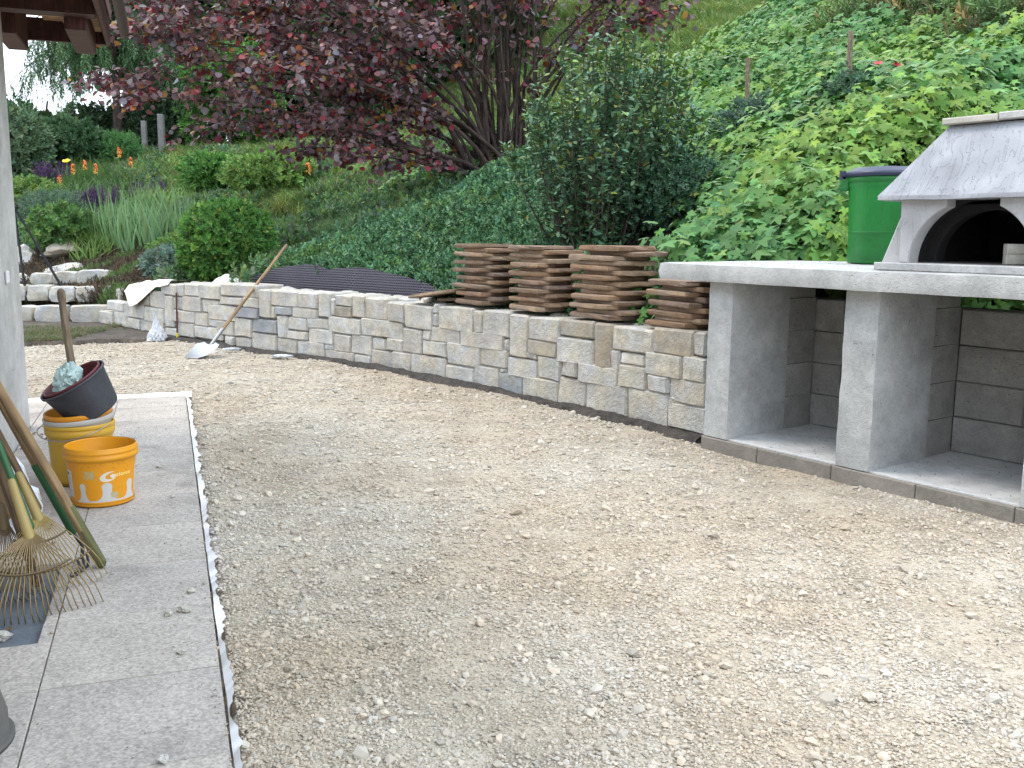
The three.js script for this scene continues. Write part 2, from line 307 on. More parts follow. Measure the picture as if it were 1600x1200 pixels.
// crushed stones lying on it, denser where one stands close
{
  seed(11);
  const geos = [0, 1, 2].map((k) => { const g = new THREE.IcosahedronGeometry(1, k === 2 ? 1 : 0), p = g.attributes.position; for (let i = 0; i < p.count; i++) { const x = p.getX(i), y = p.getY(i), z = p.getZ(i), f = 1 + .55 * nz(x * 1.4 + k * 9, y * 1.4, z * 1.4); p.setXYZ(i, x * f, y * f * .68, z * f * (.75 + .1 * k)); } g.computeVertexNormals(); return g; });
  const lists = [[], [], []], q = new THREE.Quaternion(), e = new THREE.Euler();
  const stones = M(1, 1, 1, { roughness: .95 });
  const N = 230000; const C1 = Math.log(1.7), C2 = Math.log(14.5);
  for (let i = 0; i < N; i++) {
    const r = Math.exp(lerp(C1, C2, rnd())), th = rr(-.66, .66), x = r * Math.sin(th), z = -r * Math.cos(th);
    { const [e1, w1] = toEW(x, z); if (w1 > -.03 && e1 > -.03) continue; } if (inLawn(x, z) || toAD(x, z)[1] > -.33 + .07 * nz(x * 6, z * 6)) continue; const [s, n] = toSN(x, z); if (s > -.02 && n > -.02) continue;
    const big = rnd(), patch = .5 + .9 * nz(x * 1.1, z * 1.1, 21) + .4 * nz(x * 3, z * 3, 2);
    if (patch < .2 && rnd() < .6) continue;
    let sz = (.0026 + .0050 * rnd() * rnd()) * (.80 + .135 * r) * (big > .993 ? 3.0 : big > .975 ? 2.2 : big > .92 ? 1.55 : 1); sz = Math.min(sz, .028);
    e.set(rr(-.5, .5), rr(0, 6.28), rr(-.5, .5)); q.setFromEuler(e);
    const c = gravelTone(x, z), k = rr(.74, 1.16), w = rr(-.05, .05);
    lists[i % 3].push([new THREE.Matrix4().compose(V(x, gravelY(x, z) + sz * rr(.05, .4), z), q, V(sz * rr(.8, 1.4), sz, sz * rr(.8, 1.3))), [c[0] * k * (1 + w), c[1] * k, c[2] * k * (1 - w)]]);
  }
  const names = ['angular chips of pale crushed limestone covering the yard', 'flat flakes of pale crushed limestone covering the yard', 'rounded lumps of pale crushed limestone covering the yard'];
  lists.forEach((l, i) => tag(inst('gravel_stones', geos[i], stones, l), names[i], 'gravel', null, 'stuff'));
}
// lawn and the earth before the garden wall
{
  const pos = [], idx = [], uv = []; const nx = 90, nq = 60;
  for (let j = 0; j <= nq; j++) for (let i = 0; i <= nx; i++) {
    const x = lerp(-12, -3.9, i / nx), z = lawnLine(x) + .05 * Math.sin(x * 9) + .04 * Math.sin(x * 23) - j * .09; pos.push(x, (j ? .03 : -.08) + .018 * fbm(x * 1.5, z * 1.5), z); uv.push(x, z);
    if (i && j) { const q = j * (nx + 1) + i, p = q - nx - 1; idx.push(p - 1, p, q, p - 1, q, q - 1); }
  }
  const g = geoFrom(pos, idx); g.setAttribute('uv', new THREE.Float32BufferAttribute(uv, 2));
  structure(part('lawn_earth', g, M(.13, .10, .075, { t: 'soil', bump: .02, side: THREE.DoubleSide })), 'bare brown earth at the lawn patch by the wall end', 'earth');
  seed(5); const l = [];
  for (let i = 0; i < 9000; i++) { const x = rr(-9.5, -4.6), z = lawnLine(x) - rr(.12, 2.3), k = nz(x * 1.1, z * 1.1, 3) + (x < -5.6 ? .25 : -.3); if (k < .05 * rr(-1, 3) || toAD(x, z)[1] > -.1) continue; l.push([leafMatrix(V(x, .02, z), V(rr(-.4, .4), 1, rr(-.4, .4)), V(rr(-1, 1), .2, rr(-1, 1)), rr(.04, .10), .1), vary(rnd() < .35 ? [.22, .19, .09] : [.13, .17, .06], .3)]); }
  tag(inst('lawn_grass', LEAF.tuft, MAT.leafThin, l), 'thin worn grass patch between gravel and stone edging', 'grass', null, 'stuff');
}
// dark earth strip at the foot of the garden wall
{
  const pos = [], idx = [], uv = []; const n = 240;
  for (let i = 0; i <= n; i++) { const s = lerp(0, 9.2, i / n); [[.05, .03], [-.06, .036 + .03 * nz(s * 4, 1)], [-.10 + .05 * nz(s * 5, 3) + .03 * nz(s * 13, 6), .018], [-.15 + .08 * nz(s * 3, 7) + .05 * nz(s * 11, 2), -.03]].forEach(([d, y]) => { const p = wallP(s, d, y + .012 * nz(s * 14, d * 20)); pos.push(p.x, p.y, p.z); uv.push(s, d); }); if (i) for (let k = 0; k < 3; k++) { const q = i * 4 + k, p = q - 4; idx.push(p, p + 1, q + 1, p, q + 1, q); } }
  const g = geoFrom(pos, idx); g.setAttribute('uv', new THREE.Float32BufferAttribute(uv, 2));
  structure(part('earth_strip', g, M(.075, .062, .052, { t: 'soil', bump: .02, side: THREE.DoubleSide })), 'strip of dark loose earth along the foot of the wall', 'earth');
}
// terrace of paving slabs
{
  seed(21);
  const g = grp('terrace'); const bed = [];
  part('sand_bed', (() => { const s = new THREE.Shape([[0.01, .01], [9, .01], [9, 1.6], [1, 1.6], [1, 4], [.01, 4]].map(([e, w]) => { const p = ew(e, w); return new THREE.Vector2(p.x, -p.z); })); const q = new THREE.ExtrudeGeometry(s, { depth: .02, bevelEnabled: false }); q.rotateX(-Math.PI / 2); q.translate(0, -.05, 0); return uvBox(q, .7); })(), M(.14, .12, .10, { t: 'soil' }), g);
  const mats = [[.54, .51, .475], [.565, .53, .49], [.52, .49, .46], [.555, .52, .48]].map((c) => M(...c, { t: 'paver', bump: .003, roughness: .93 }));
  const js = []; for (let k = -9; k <= 8; k++) js.push(4.86 + .547 * k);
  js[0] = 0;
  const slab = (e0, e1, w0, w1, cut) => {
    const c = .0018, y = .012 + rr(-.002, .002), pts = (cut ? cut.map(([e, w]) => [e + (e > e1 - .01 ? -c : e < e0 + .01 ? c : 0), w + (w < w0 + .01 ? c : w > w1 - .01 ? -c : 0)]) : [[e0 + c, w0 + c], [e1 - c, w0 + c], [e1 - c, w1 - c], [e0 + c, w1 - c]]).map(([e, w]) => ew(e, w));
    const s = new THREE.Shape(pts.map((p) => new THREE.Vector2(p.x, -p.z))); const q = new THREE.ExtrudeGeometry(s, { depth: .042, bevelEnabled: true, bevelSize: .003, bevelThickness: .003, bevelSegments: 1, bevelOffset: -.003 }); q.rotateX(-Math.PI / 2); q.translate(0, y - .045, 0);
    part('paving_slab', uvBox(q, 1.3), pick(mats), g);
  };
  for (let k = 1; k < js.length; k++) {
    const e0 = Math.max(0, js[k - 1]), e1 = js[k]; if (e1 <= 0.05) continue;
    slab(e0, e1, 0, .53);
    const hit = e1 > 4.2 && e0 < 5.03;
    if (!hit) slab(e0, e1, .53, 1.062);
    else if (e0 < 4.19) slab(e0, e1, .53, 1.062, [[e0, .53], [e1, .53], [e1, .575], [4.19, .575], [4.19, 1.062], [e0, 1.062]]);
    else if (e1 > 5.04) slab(e0, e1, .53, 1.062, [[e0, .53], [e1, .53], [e1, 1.062], [5.035, 1.062], [5.035, .575], [e0, .575]]);
    else slab(e0, e1, .53, .575);
    if (e0 < 1) { slab(e0, Math.min(e1, 1.02), 1.062, 1.6); slab(e0, Math.min(e1, 1.02), 1.6, 2.13); slab(e0, Math.min(e1, 1.02), 2.13, 2.7); }
  }
  part('foot_plate', (() => { const q = new THREE.BoxGeometry(.83, .012, .48); q.rotateY(Math.atan2(-E_.z, E_.x)); const c = ew(4.61, .82, -.022); q.translate(c.x, c.y, c.z); return uvBox(q, .6); })(), M(.13, .155, .185, { t: 'conc', bump: .002, roughness: .7 }), g).userData.label = 'recessed blue grey plate';
  structure(g, 'terrace of square speckled concrete paving slabs beside the house', 'terrace');
}
// white fleece showing along the terrace edge
{
  const ribbon = (pts, hs) => { const pos = [], idx = []; pts.forEach((p, i) => { const [h, lean, ox, oz] = hs(i / (pts.length - 1), i); pos.push(p.x, p.y - .02, p.z, p.x + ox * lean, p.y + h, p.z + oz * lean); if (i) { const q = 2 * i; idx.push(q - 2, q, q + 1, q - 2, q + 1, q - 1); } }); return geoFrom(pos, idx); };
  const mat = P(.78, .78, .79, { roughness: .9 });
  const g = grp('fleece_strip');
  const pts = []; for (let i = 0; i <= 1100; i++) { const e = lerp(-.02, 8.2, i / 1100); pts.push(ew(e, -.006 + .004 * nz(e * 4.2, 2), .030)); }
  part('edge_strip', ribbon(pts, (t) => { const e = t * 8.2; return [clamp(-.006 + .016 * nz(e * 3.1, 9) + .010 * nz(e * 17, 4), -.02, .02), clamp(.024 + .022 * nz(e * 5, 14) + .012 * nz(e * 23, 8), .004, .06), .94, -.342]; }), mat, g);
  const p2 = []; for (let i = 0; i <= 80; i++) { const w = lerp(-.05, 2.6, i / 80); p2.push(ew(-.01 + .006 * nz(w * 5, 3), w, .014)); }
  part('end_strip', ribbon(p2, (t) => [.012 + .012 * nz(t * 14, 3), .11 + .02 * nz(t * 9, 1), -.342, -.94]), mat, g);
  tag(g, 'white fleece edge showing between paving and gravel', 'fleece');
}

// ---------- garden wall of limestone blocks ----------
const STONES = [2,47,-4,2,0,3,42,3,22,0,4,41,22,40,0,5,28,39,57,0,6,18,58,74,0,19,61,55,74,1,29,68,38,56,0,32,41,20,26,0,41,65,26,39,0,41,86,-1,26,0,47,86,-8,-2,0,61,105,53,71,0,66,96,25,43,0,69,95,43,52,0,87,134,-1,26,0,96,106,37,52,0,97,144,22,39,0,105,125,37,72,1,126,167,58,72,1,126,170,36,57,0,134,168,1,24,0,145,165,25,39,0,166,195,19,39,0,168,216,-1,19,0,168,209,51,71,2,171,210,38,51,1,196,212,34,40,0,196,238,16,33,0,210,236,34,71,0,216,249,-4,18,2,236,273,49,72,0,237,243,38,48,0,238,276,21,38,0,239,248,17,22,0,244,306,36,51,0,249,286,-7,21,0,273,286,50,71,0,276,327,17,38,0,286,341,49,72,0,286,329,-4,16,0,306,353,36,51,0,328,366,22,37,0,329,387,-2,21,0,341,350,63,73,0,342,349,51,63,0,350,397,46,70,0,353,367,36,46,0,368,401,21,45,0,387,419,-1,20,0,397,426,50,70,0,401,430,20,33,0,402,471,32,51,0,419,455,-2,19,0,427,464,50,73,0,431,453,19,31,0,453,489,11,32,0,456,483,-1,11,0,464,486,51,74,0,472,529,31,49,0,484,536,-2,12,0,486,516,61,73,0,486,516,49,61,1,489,519,11,30,0,516,524,50,68,0,520,535,11,18,0,520,566,17,33,0,524,547,47,74,0,529,566,33,45,0,536,583,0,18,2,548,580,55,73,0,548,591,43,55,2,566,599,29,44,0,567,600,18,28,0,580,628,55,73,0,584,618,-1,18,0,592,620,45,55,2,599,617,18,44,0,617,665,22,38,2,619,666,0,21,0,621,629,40,54,0,629,652,40,73,0,650,728,62,77,0,653,684,50,62,2,654,698,37,50,2,666,702,14,36,0,667,701,0,13,0,684,730,51,61,0,698,756,31,50,0,702,723,1,13,0,702,738,13,31,0,724,757,22,32,0,728,790,5,21,0,729,776,56,74,0,732,771,39,55,0,758,789,21,38,0,772,818,38,57,0,777,812,58,73,0,789,842,23,38,0,791,830,4,23,0,812,829,56,72,0,819,840,39,55,0,829,874,56,71,0,831,869,1,13,0,842,867,14,55,0,866,907,37,60,0,868,927,17,37,0,870,941,1,21,0,908,948,38,54,1,927,995,19,39,0,941,981,3,18,0,981,1035,3,24,0,998,1060,24,38,0,1036,1091,1,21,2];
function stoneGeo(w, h, dep, s, bulge = .018) {
  const nx = 4, ny = 3, pos = [], idx = [], ring = [];
  for (let j = 0; j <= ny; j++) for (let i = 0; i <= nx; i++) {
    const u = [-1, -1 + .017 / w * 2, .1, 1 - .017 / w * 2, 1][i], v = [-1, -1 + .015 / h * 2, 1 - .015 / h * 2, 1][j], edge = Math.max(Math.abs(u), Math.abs(v)) > .99, corner = Math.abs(u) > .99 && Math.abs(v) > .99;
    let x = u * w / 2, y = v * h / 2;
    x += .012 * nz(u * 1.3 + s, v * 1.3 + s * 2, 1); y += .011 * nz(u * 1.3 + s, v * 1.3, 6 + s);
    if (corner) { const c = .004 + .014 * Math.abs(nz(s * 3 + u, v, 9)); x -= Math.sign(u) * c; y -= Math.sign(v) * c; }
    pos.push(x, y, edge ? -.010 + .008 * nz(u * 2 + s, v * 2) : bulge * (.55 + 1.1 * nz(u * 1.5 + s, v * 1.5, 3)) + .004);
  }
  for (let j = 0; j < ny; j++) for (let i = 0; i < nx; i++) { const a = j * (nx + 1) + i, b = a + nx + 1; if ((i + j) % 2) idx.push(a, a + 1, b + 1, a, b + 1, b); else idx.push(a, a + 1, b, a + 1, b + 1, b); }
  for (let i = 0; i <= nx; i++) ring.push(i); for (let j = 1; j <= ny; j++) ring.push(j * (nx + 1) + nx); for (let i = nx - 1; i >= 0; i--) ring.push(ny * (nx + 1) + i); for (let j = ny - 1; j > 0; j--) ring.push(j * (nx + 1));
  const b0 = pos.length / 3; ring.forEach((r) => pos.push(pos[3 * r] * .97, pos[3 * r + 1] * .98, -dep));
  ring.forEach((r, i) => { const k = (i + 1) % ring.length; idx.push(ring[k], r, b0 + i, ring[k], b0 + i, b0 + k); });
  return uvBox(toCreasedNormals(geoFrom(pos, idx), .5), .45);
}
const stoneMats = [[.63, .595, .52], [.645, .62, .555], [.60, .56, .49], [.655, .63, .57], [.61, .57, .49]].map((c) => M(...c, { t: 'stone', bump: .02, roughness: .95 }));
const tanStone = [[.42, .365, .285], [.45, .40, .32]].map((c) => M(...c, { t: 'stone', bump: .012 })), greyStone = [[.35, .36, .36], [.385, .395, .395]].map((c) => M(...c, { t: 'stone', bump: .012 }));
{
  seed(31);
  const g = grp('stone_wall');
  for (let i = 0; i < STONES.length; i += 5) {
    const [s0, s1, y0, y1, k] = STONES.slice(i, i + 5).map((q, j) => j < 4 ? q / 100 : q), s = (s0 + s1) / 2, w = wallAt(s), top = y1 > .6;
    const m = part('stone', stoneGeo(s1 - s0 + .001, y1 - y0 + .003, top ? .36 : .16, i * .37, rr(.010, .026)), pick(k === 2 && i % 2 ? greyStone : k === 1 ? tanStone : stoneMats), g);
    m.position.set(w.x, (y0 + y1) / 2, w.z); m.rotation.y = Math.atan2(w.tz, -w.tx);
  }
  const core = (sA, sB, h, name) => {
    const pos = [], idx = [], n = 60; for (let i = 0; i <= n; i++) { const s = lerp(sA, sB, i / n), hh = typeof h === 'function' ? h(s) : h; [[.045, -.08], [.045, hh], [.44, hh - .02], [.44, -.08]].forEach(([d, y]) => { const p = wallP(s, d, y); pos.push(p.x, p.y, p.z); }); if (i) for (let k = 0; k < 3; k++) { const q = i * 4 + k, p = q - 4; idx.push(p, q, q + 1, p, q + 1, p + 1); } }
    part(name, uvBox(wobble(geoFrom(pos, idx), .012, 6), .6), M(.34, .315, .275, { t: 'stone', bump: .02, side: THREE.DoubleSide }), g);
  };
  core(.0, 8.52, .69, 'wall_core'); core(8.53, 10.3, (s) => lerp(.58, .28, (s - 8.53) / 1.8), 'wall_core');
  // rubble levelling the top, behind the face stones
  for (let s = .12; s < 8.5; s += rr(.14, .26)) { const w = wallP(s, rr(.22, .42), .70), m = part('stone', rock(rr(.07, .12), 1.2, .42, 1, s * 7, 1, .25), pick(stoneMats), g); m.position.copy(w); m.rotation.y = rr(0, 6); }
  tag(g, 'curved low retaining wall of pale limestone blocks along the gravel', 'wall');
}
// ---------- low stone edging and steps beyond the wall ----------
{
  seed(41);
  const blk = (g, p, w, h, d, turn, mat, s) => { const q = new THREE.BoxGeometry(w, h, d, 4, 3, 3), a = q.attributes.position; for (let i = 0; i < a.count; i++) { const x = a.getX(i), y = a.getY(i), z = a.getZ(i), u = Math.abs(x) / w * 2, v = Math.abs(y) / h * 2, t = Math.abs(z) / d * 2, k = 1 - .05 * u ** 4 * v ** 4 - .05 * v ** 4 * t ** 4 - .05 * u ** 4 * t ** 4; a.setXYZ(i, x * k + .03 * nz(x * 5 + s, y * 5, z * 5), y * k + .022 * nz(x * 5, y * 5 + s, z * 5), z * k + .03 * nz(x * 5, y * 5, z * 5 + s)); } q.computeVertexNormals(); const m = part('stone', uvBox(toCreasedNormals(q, .6), .5), mat, g); m.position.set(...p); m.rotation.y = turn; return m; };
  const e1 = grp('stone_edging');
  [[-6.36, .15, -14.35, .62, .26, .42, .28], [-7.0, .14, -14.42, .46, .25, .42, .1], [-7.42, .13, -14.45, .36, .24, .4, .02], [-7.82, .13, -14.5, .40, .24, .4, -.05], [-8.3, .13, -14.6, .5, .25, .4, -.1], [-8.85, .13, -14.7, .52, .25, .4, 0]].forEach((b, i) => blk(e1, b.slice(0, 3), b[3], b[4], b[5], b[6], pick(stoneMats), i * 3));
  tag(e1, 'lower row of pale stone blocks bordering the grass patch', 'edging');
  const e2 = grp('stone_step');
  [[-6.25, .42, -15.0, .36, .24, .4, .3], [-6.66, .40, -15.05, .42, .24, .4, .05], [-7.1, .39, -15.1, .42, .24, .4, .0], [-7.5, .40, -15.15, .36, .25, .4, 0], [-7.92, .40, -15.2, .42, .25, .4, 0], [-8.4, .40, -15.3, .5, .25, .4, 0], [-5.92, .40, -14.72, .46, .25, .4, .62]].forEach((b, i) => blk(e2, b.slice(0, 3), b[3], b[4], b[5], b[6], pick(stoneMats), 30 + i * 3));
  tag(e2, 'middle row of pale stone blocks forming a garden step', 'edging');
  const e3 = grp('stone_step');
  [[-6.85, .62, -15.65, .5, .27, .42, .1], [-7.35, .60, -15.75, .40, .24, .4, 0], [-7.75, .58, -15.8, .38, .22, .4, 0], [-6.3, .58, -15.55, .5, .2, .4, .2]].forEach((b, i) => blk(e3, b.slice(0, 3), b[3], b[4], b[5], b[6], pick(stoneMats), 60 + i * 3));
  tag(e3, 'upper row of pale stone blocks below the brown heather', 'edging');
  const names = ['white rounded boulder above the stone steps', 'long flat grey boulder under the small peony', 'pale upright rock in the rockery', 'low white rock beside the tripod', 'grey rock half sunk beside the iris clump', 'dark grey rock beside the white sheet', 'small pale rock in front of the iris leaves'];
  [[-7.75, -16.45, .30, 1.2, .7], [-7.9, -17.3, .36, 1.8, .5], [-8.7, -17.0, .26, .8, 1.1], [-8.6, -16.2, .3, 1.3, .7], [-7.3, -18.3, .3, 1, .8], [-5.62, -14.55, .17, 1.1, .8], [-6.7, -17.4, .2, 1.4, .6]].forEach(([x, z, r, a, b], i) => {
    const m = part('boulder', rock(r, a, b, 1, i * 5 + 2, 2, .3), i === 5 ? greyStone[0] : i === 1 || i === 4 ? tanStone[1] : stoneMats[3]); m.position.set(x, (i === 5 ? .42 : hillY(x, z)) + r * b * .45, z); m.rotation.y = i; tag(m, names[i], 'rock');
  });
}

// ---------- house: wall and eaves at the terrace ----------
{
  const g = grp('house'); seed(51);
  const turn = Math.atan2(-E_.z, E_.x);                            // local x = e
  const at = grp('x', C0.x, 0, C0.z, turn);                        // only to read the matrix
  at.updateMatrix();
  const put = (name, geo, mat, parent = g) => { geo.applyMatrix4(at.matrix); return part(name, geo, mat, parent); };
  // local axes: x = e, z = w
  const lb = (e0, e1, y0, y1, w0, w1, c = .006, u = 1) => box(e0, e1, y0, y1, w0, w1, c, u);
  put('wall', lb(1.03, 9.4, -.1, 2.97, 1.07, 6, .012, 1.2), M(.55, .54, .53, { t: 'conc', bump: .004 }));
  const dark = M(.075, .022, .017, { t: 'wood', bump: .003, roughness: .6 }), red = M(.10, .030, .022, { t: 'wood', bump: .003, roughness: .6 }), soff = M(.50, .33, .19, { t: 'wood', bump: .003, roughness: .7 });
  for (let k = 0; k < 22; k++) put('soffit_board', lb(.30, 9.4, 2.885 + k * .028, 2.903 + k * .028, .47 + k * .14, .47 + k * .14 + .135, .003, .8), soff);
  put('barge_board', lb(.24, .285, 2.80, 2.96, .432, 1.02, .006, .8), dark); put('barge_board', lb(.242, .283, 2.80, 3.24, 1.021, 2.4, .006, .8), dark);
  put('fascia_board', lb(.286, 9.4, 2.80, 2.95, .430, .466, .006, .8), red);
  put('purlin', lb(.36, 1.285, 2.708, 2.884, .53, .67, .008, .6), red); put('purlin', lb(.36, 1.025, 2.704, 2.98, .99, 1.13, .008, .6), red);
  for (const e of [1.29, 2.6, 3.9]) put('rafter', lb(e, e + .14, 2.785, 2.884, .47, 1.06, .008, .6), dark);
  put('roof', (() => { const q = new THREE.BoxGeometry(9.4, .06, 6.2); q.translate(4.9, 0, 0); q.rotateX(-.198); q.translate(0, 3.64, 3.46); return uvBox(q, .6); })(), M(.20, .10, .075, { t: 'stone' }));
  put('gutter', (() => { const q = new THREE.CylinderGeometry(.065, .065, 9.2, 14, 1, true, Math.PI / 2, Math.PI); q.rotateZ(Math.PI / 2); const c = q.clone(); q.translate(4.85, 2.93, .36); return q; })(), M(.06, .035, .035, { side: THREE.DoubleSide, roughness: .5 }));
  put('socket_box', lb(1.62, 1.70, 1.06, 1.14, 1.05, 1.068, .008, 1), M(.72, .72, .72));
  tag(g, 'white rendered house wall with dark red timber eaves above the terrace', 'house');
}

// ---------- outdoor kitchen: counter, oven, bin ----------
const con = (c, o = {}) => M(...c.map((q) => q * .8), { t: 'conc', bump: .006, ...o });
{
  seed(61);
  const g = grp('concrete_counter', P0.x, 0, P0.z, turnK);         // local x = s, z = -n
  const lb = (s0, s1, y0, y1, n0, n1, c = .008, u = .9) => box(s0, s1, y0, y1, -n1, -n0, c, u);
  const pier = con([.60, .61, .615]), block = con([.50, .485, .465], { bump: .012 }), plinth = con([.33, .30, .265]), slabM = con([.62, .62, .615]);
  [[-.005, .46], [.464, 1.0], [1.004, 1.53], [1.534, 2.06], [2.064, 2.42]].forEach(([a, b]) => part('plinth_block', lb(a, b, -.1, .078, -.01, .16, .006), plinth, g));
  part('floor_slab', lb(-.0, 2.42, -.02, .089, .018, 1.12, .004), con([.70, .70, .71]), g);
  const piers = [[0, .21], [1.015, 1.245], [2.07, 2.30]];
  const lumpy = (s0, s1, y0, y1, n0, n1, k) => { const w = s1 - s0, h = y1 - y0, d = n1 - n0, q = new THREE.BoxGeometry(w, h, d, 3, 12, 6); q.translate((s0 + s1) / 2, (y0 + y1) / 2, -(n0 + n1) / 2); const p = q.attributes.position; for (let i = 0; i < p.count; i++) { const x = p.getX(i), y = p.getY(i), z = p.getZ(i), edge = (Math.abs(x - s0) < .001 || Math.abs(x - s1) < .001) && Math.abs(z + n0) < .001; const e = edge ? .006 + .008 * Math.abs(nz(x * 9, y * 14, k)) : 0; p.setXYZ(i, x + .004 * nz(x * 5 + k, y * 5, z * 5) + (x < (s0 + s1) / 2 ? e : -e), y, z + .004 * nz(x * 5, y * 5 + k, z * 5) - e * .5); } q.computeVertexNormals(); return uvBox(toCreasedNormals(q, .6), .9); };
  piers.forEach(([a, b], i) => {
    part('pier', lumpy(a, b, .084, 1.112, 0, .58, i * 4), pier, g);
    for (let c = 0; c < 4; c++) part('pier_block', wobble(lb(a + .006, b - .006, .09 + c * .225, .09 + c * .225 + .221, .583, .885, .008), .004, 7, c), block, g);
    part('pier_block', lb(a + .01, b - .01, .99, 1.102, .585, .88, .008), block, g);
  });
  for (const [a, b] of [[.0, 1.22], [1.23, 2.40]]) for (let c = 0; c < 4; c++) { const cuts = [a, a + (c % 2 ? .42 : .64), b]; for (let k = 1; k < 3; k++) part('concrete_block', wobble(lb(cuts[k - 1] + .003, cuts[k] - .003, .09 + c * .222, .09 + c * .222 + .218, .89 + rr(0, .006), 1.09, .007), .003, 8, c + k), block, g); }
  const slab = new THREE.BoxGeometry(2.95, .115, 1.62, 30, 2, 16); slab.translate(1.115, 1.1635, -.71);
  { const p = slab.attributes.position; for (let i = 0; i < p.count; i++) { const x = p.getX(i), y = p.getY(i), z = p.getZ(i), top = y > 1.21 ? 1 : y < 1.11 ? -1 : 0, fr = z > .095, le = x < -.355; p.setXYZ(i, x + (le ? .004 * nz(y * 9, z * 5) + (top ? .006 : 0) : 0), y + (top ? .003 * nz(x * 4, z * 4) : 0) - (fr && top ? .005 * top : 0), z + (fr ? .005 * nz(x * 3, y * 20) - (top ? .007 : 0) : 0)); } slab.computeVertexNormals(); }
  part('worktop', uvBox(toCreasedNormals(slab, .7), .9), slabM, g);
  tag(g, 'cast concrete counter with two open bays carrying the pizza oven', 'counter');
}
{
  seed(62);
  const g = grp('pizza_oven', P0.x, 1.222, P0.z, turnK);
  const lb = (s0, s1, y0, y1, n0, n1, c = .006, u = .9) => box(s0, s1, y0, y1, -n1, -n0, c, u);
  const white = con([.68, .675, .67], { t: 'plaster', bump: .010 }), grey = con([.47, .48, .51], { t: 'plaster', bump: .022 }), soot = M(.018, .016, .016, { t: 'conc', bump: .008 }), sootG = M(.10, .095, .095, { t: 'conc', bump: .008 });
  part('hearth', lb(1.165, 2.22, 0.001, .043, .03, 1.3, .005), con([.60, .60, .605]), g);
  const ext = (pts, n0, n1, mat, name, c = .005) => { const s = new THREE.Shape(pts.map(([a, b]) => new THREE.Vector2(a, b))); const q = new THREE.ExtrudeGeometry(s, { depth: n1 - n0 - 2 * c, bevelEnabled: true, bevelSize: c, bevelThickness: c, bevelSegments: 1, bevelOffset: -c }); q.translate(0, 0, -n1 + c); return part(name, uvBox(q, .9), mat, g); };
  const arc = (c, y, r, a0, a1, n = 14) => { const o = []; for (let i = 0; i <= n; i++) { const a = lerp(a0, a1, i / n); o.push([c + r * Math.cos(a), y + r * Math.sin(a)]); } return o; };
  const cx = 1.66, by = .043, r1 = .33;
  const aL = Math.PI - Math.acos(.14 / r1);
  ext([[1.275, by], ...arc(cx, by, r1, Math.PI, aL), [cx - .14, .385], [1.262, .385]], .1, .2, white, 'front_wall');
  ext([[2.05, by], [2.06, .385], [cx + .14, .385], ...arc(cx, by, r1, Math.PI - aL, 0)], .1, .2, white, 'front_wall');
  // inner mouth and chamber, black with soot
  const r2 = .285;
  ext([[1.28, by], ...arc(cx, by, r2, Math.PI, 0, 20), [2.04, by], [2.04, .36], [1.28, .36]], .30, .38, soot, 'oven_mouth', .004);
  ext([[cx - .40, by + .001], ...arc(cx, by, .345, Math.PI, Math.PI / 2), [cx, .384], [cx - .40, .384]], .205, .296, soot, 'arch_lining', .003);
  ext([[cx, .384], [cx, by + .345], ...arc(cx, by, .345, Math.PI / 2, 0), [cx + .38, by], [cx + .38, .384]], .205, .296, soot, 'arch_lining', .003);
  part('chamber', lb(1.30, 2.03, by + .002, .44, 1.02, 1.1, .004), soot, g); part('chamber', lb(1.26, 1.30, by + .002, .44, .385, 1.1, .004), soot, g); part('chamber', lb(2.03, 2.06, by + .002, .44, .385, 1.1, .004), soot, g); part('chamber', lb(1.26, 2.06, .345, .37, .385, 1.01, .004), soot, g);
  part('chamber_floor', lb(1.31, 2.02, .044, .047, .205, 1.01, .001), sootG, g);
  ext([[1.085, .0], [1.255, .0], [1.255, .386], [1.235, .386]], .203, 1.15, white, 'side_wall', .012); ext([[2.07, 0], [2.235, 0], [2.085, .386], [2.07, .386]], .203, 1.15, white, 'side_wall', .012);
  part('back_wall', lb(1.26, 2.06, .001, .386, 1.105, 1.15), white, g);
  // hood: hollow truncated pyramid of plaster
  {
    const n = 10, rows = 8, pos = [], idx = []; const bot = [1.16, 2.16, .035, 1.05], topr = [1.415, 1.905, .26, .76], loops = [];
    for (let j = 0; j <= rows; j++) { const t = Math.max(0, (j - 1) / (rows - 1)), y = j === 0 ? .380 : lerp(.402, .772, t), q = bot.map((b, i) => lerp(b, topr[i], t)), lp = [];
      const corner = [[q[0], q[2]], [q[1], q[2]], [q[1], q[3]], [q[0], q[3]]];
      for (let c = 0; c < 4; c++) for (let i = 0; i < n; i++) { const a = corner[c], b = corner[(c + 1) % 4], k = i / n; let s = lerp(a[0], b[0], k), nn = lerp(a[1], b[1], k); const w = .008 * nz(s * 5, y * 6, nn * 5) + .004 * nz(s * 14, y * 14, nn * 14); pos.push(s + w, y + (j < 2 ? .004 * nz(s * 7, 3, nn * 7) : 0), -nn + w); } }
    const m = 4 * n; for (let j = 0; j < rows; j++) for (let i = 0; i < m; i++) { const a = j * m + i, b = j * m + (i + 1) % m; idx.push(a, b, b + m, a, b + m, a + m); }
    const c0 = pos.length / 3; pos.push(1.66, .382, -.5); for (let i = 0; i < m; i++) idx.push(c0, (i + 1) % m, i); const c1 = c0 + 1; pos.push(1.66, .772, -.5); for (let i = 0; i < m; i++) idx.push(c1, rows * m + i, rows * m + (i + 1) % m);
    part('hood', uvBox(toCreasedNormals(geoFrom(pos, idx), .5), .8), grey, g);
  }
  const tile = M(.5, .47, .41, { t: 'conc', bump: .003 });
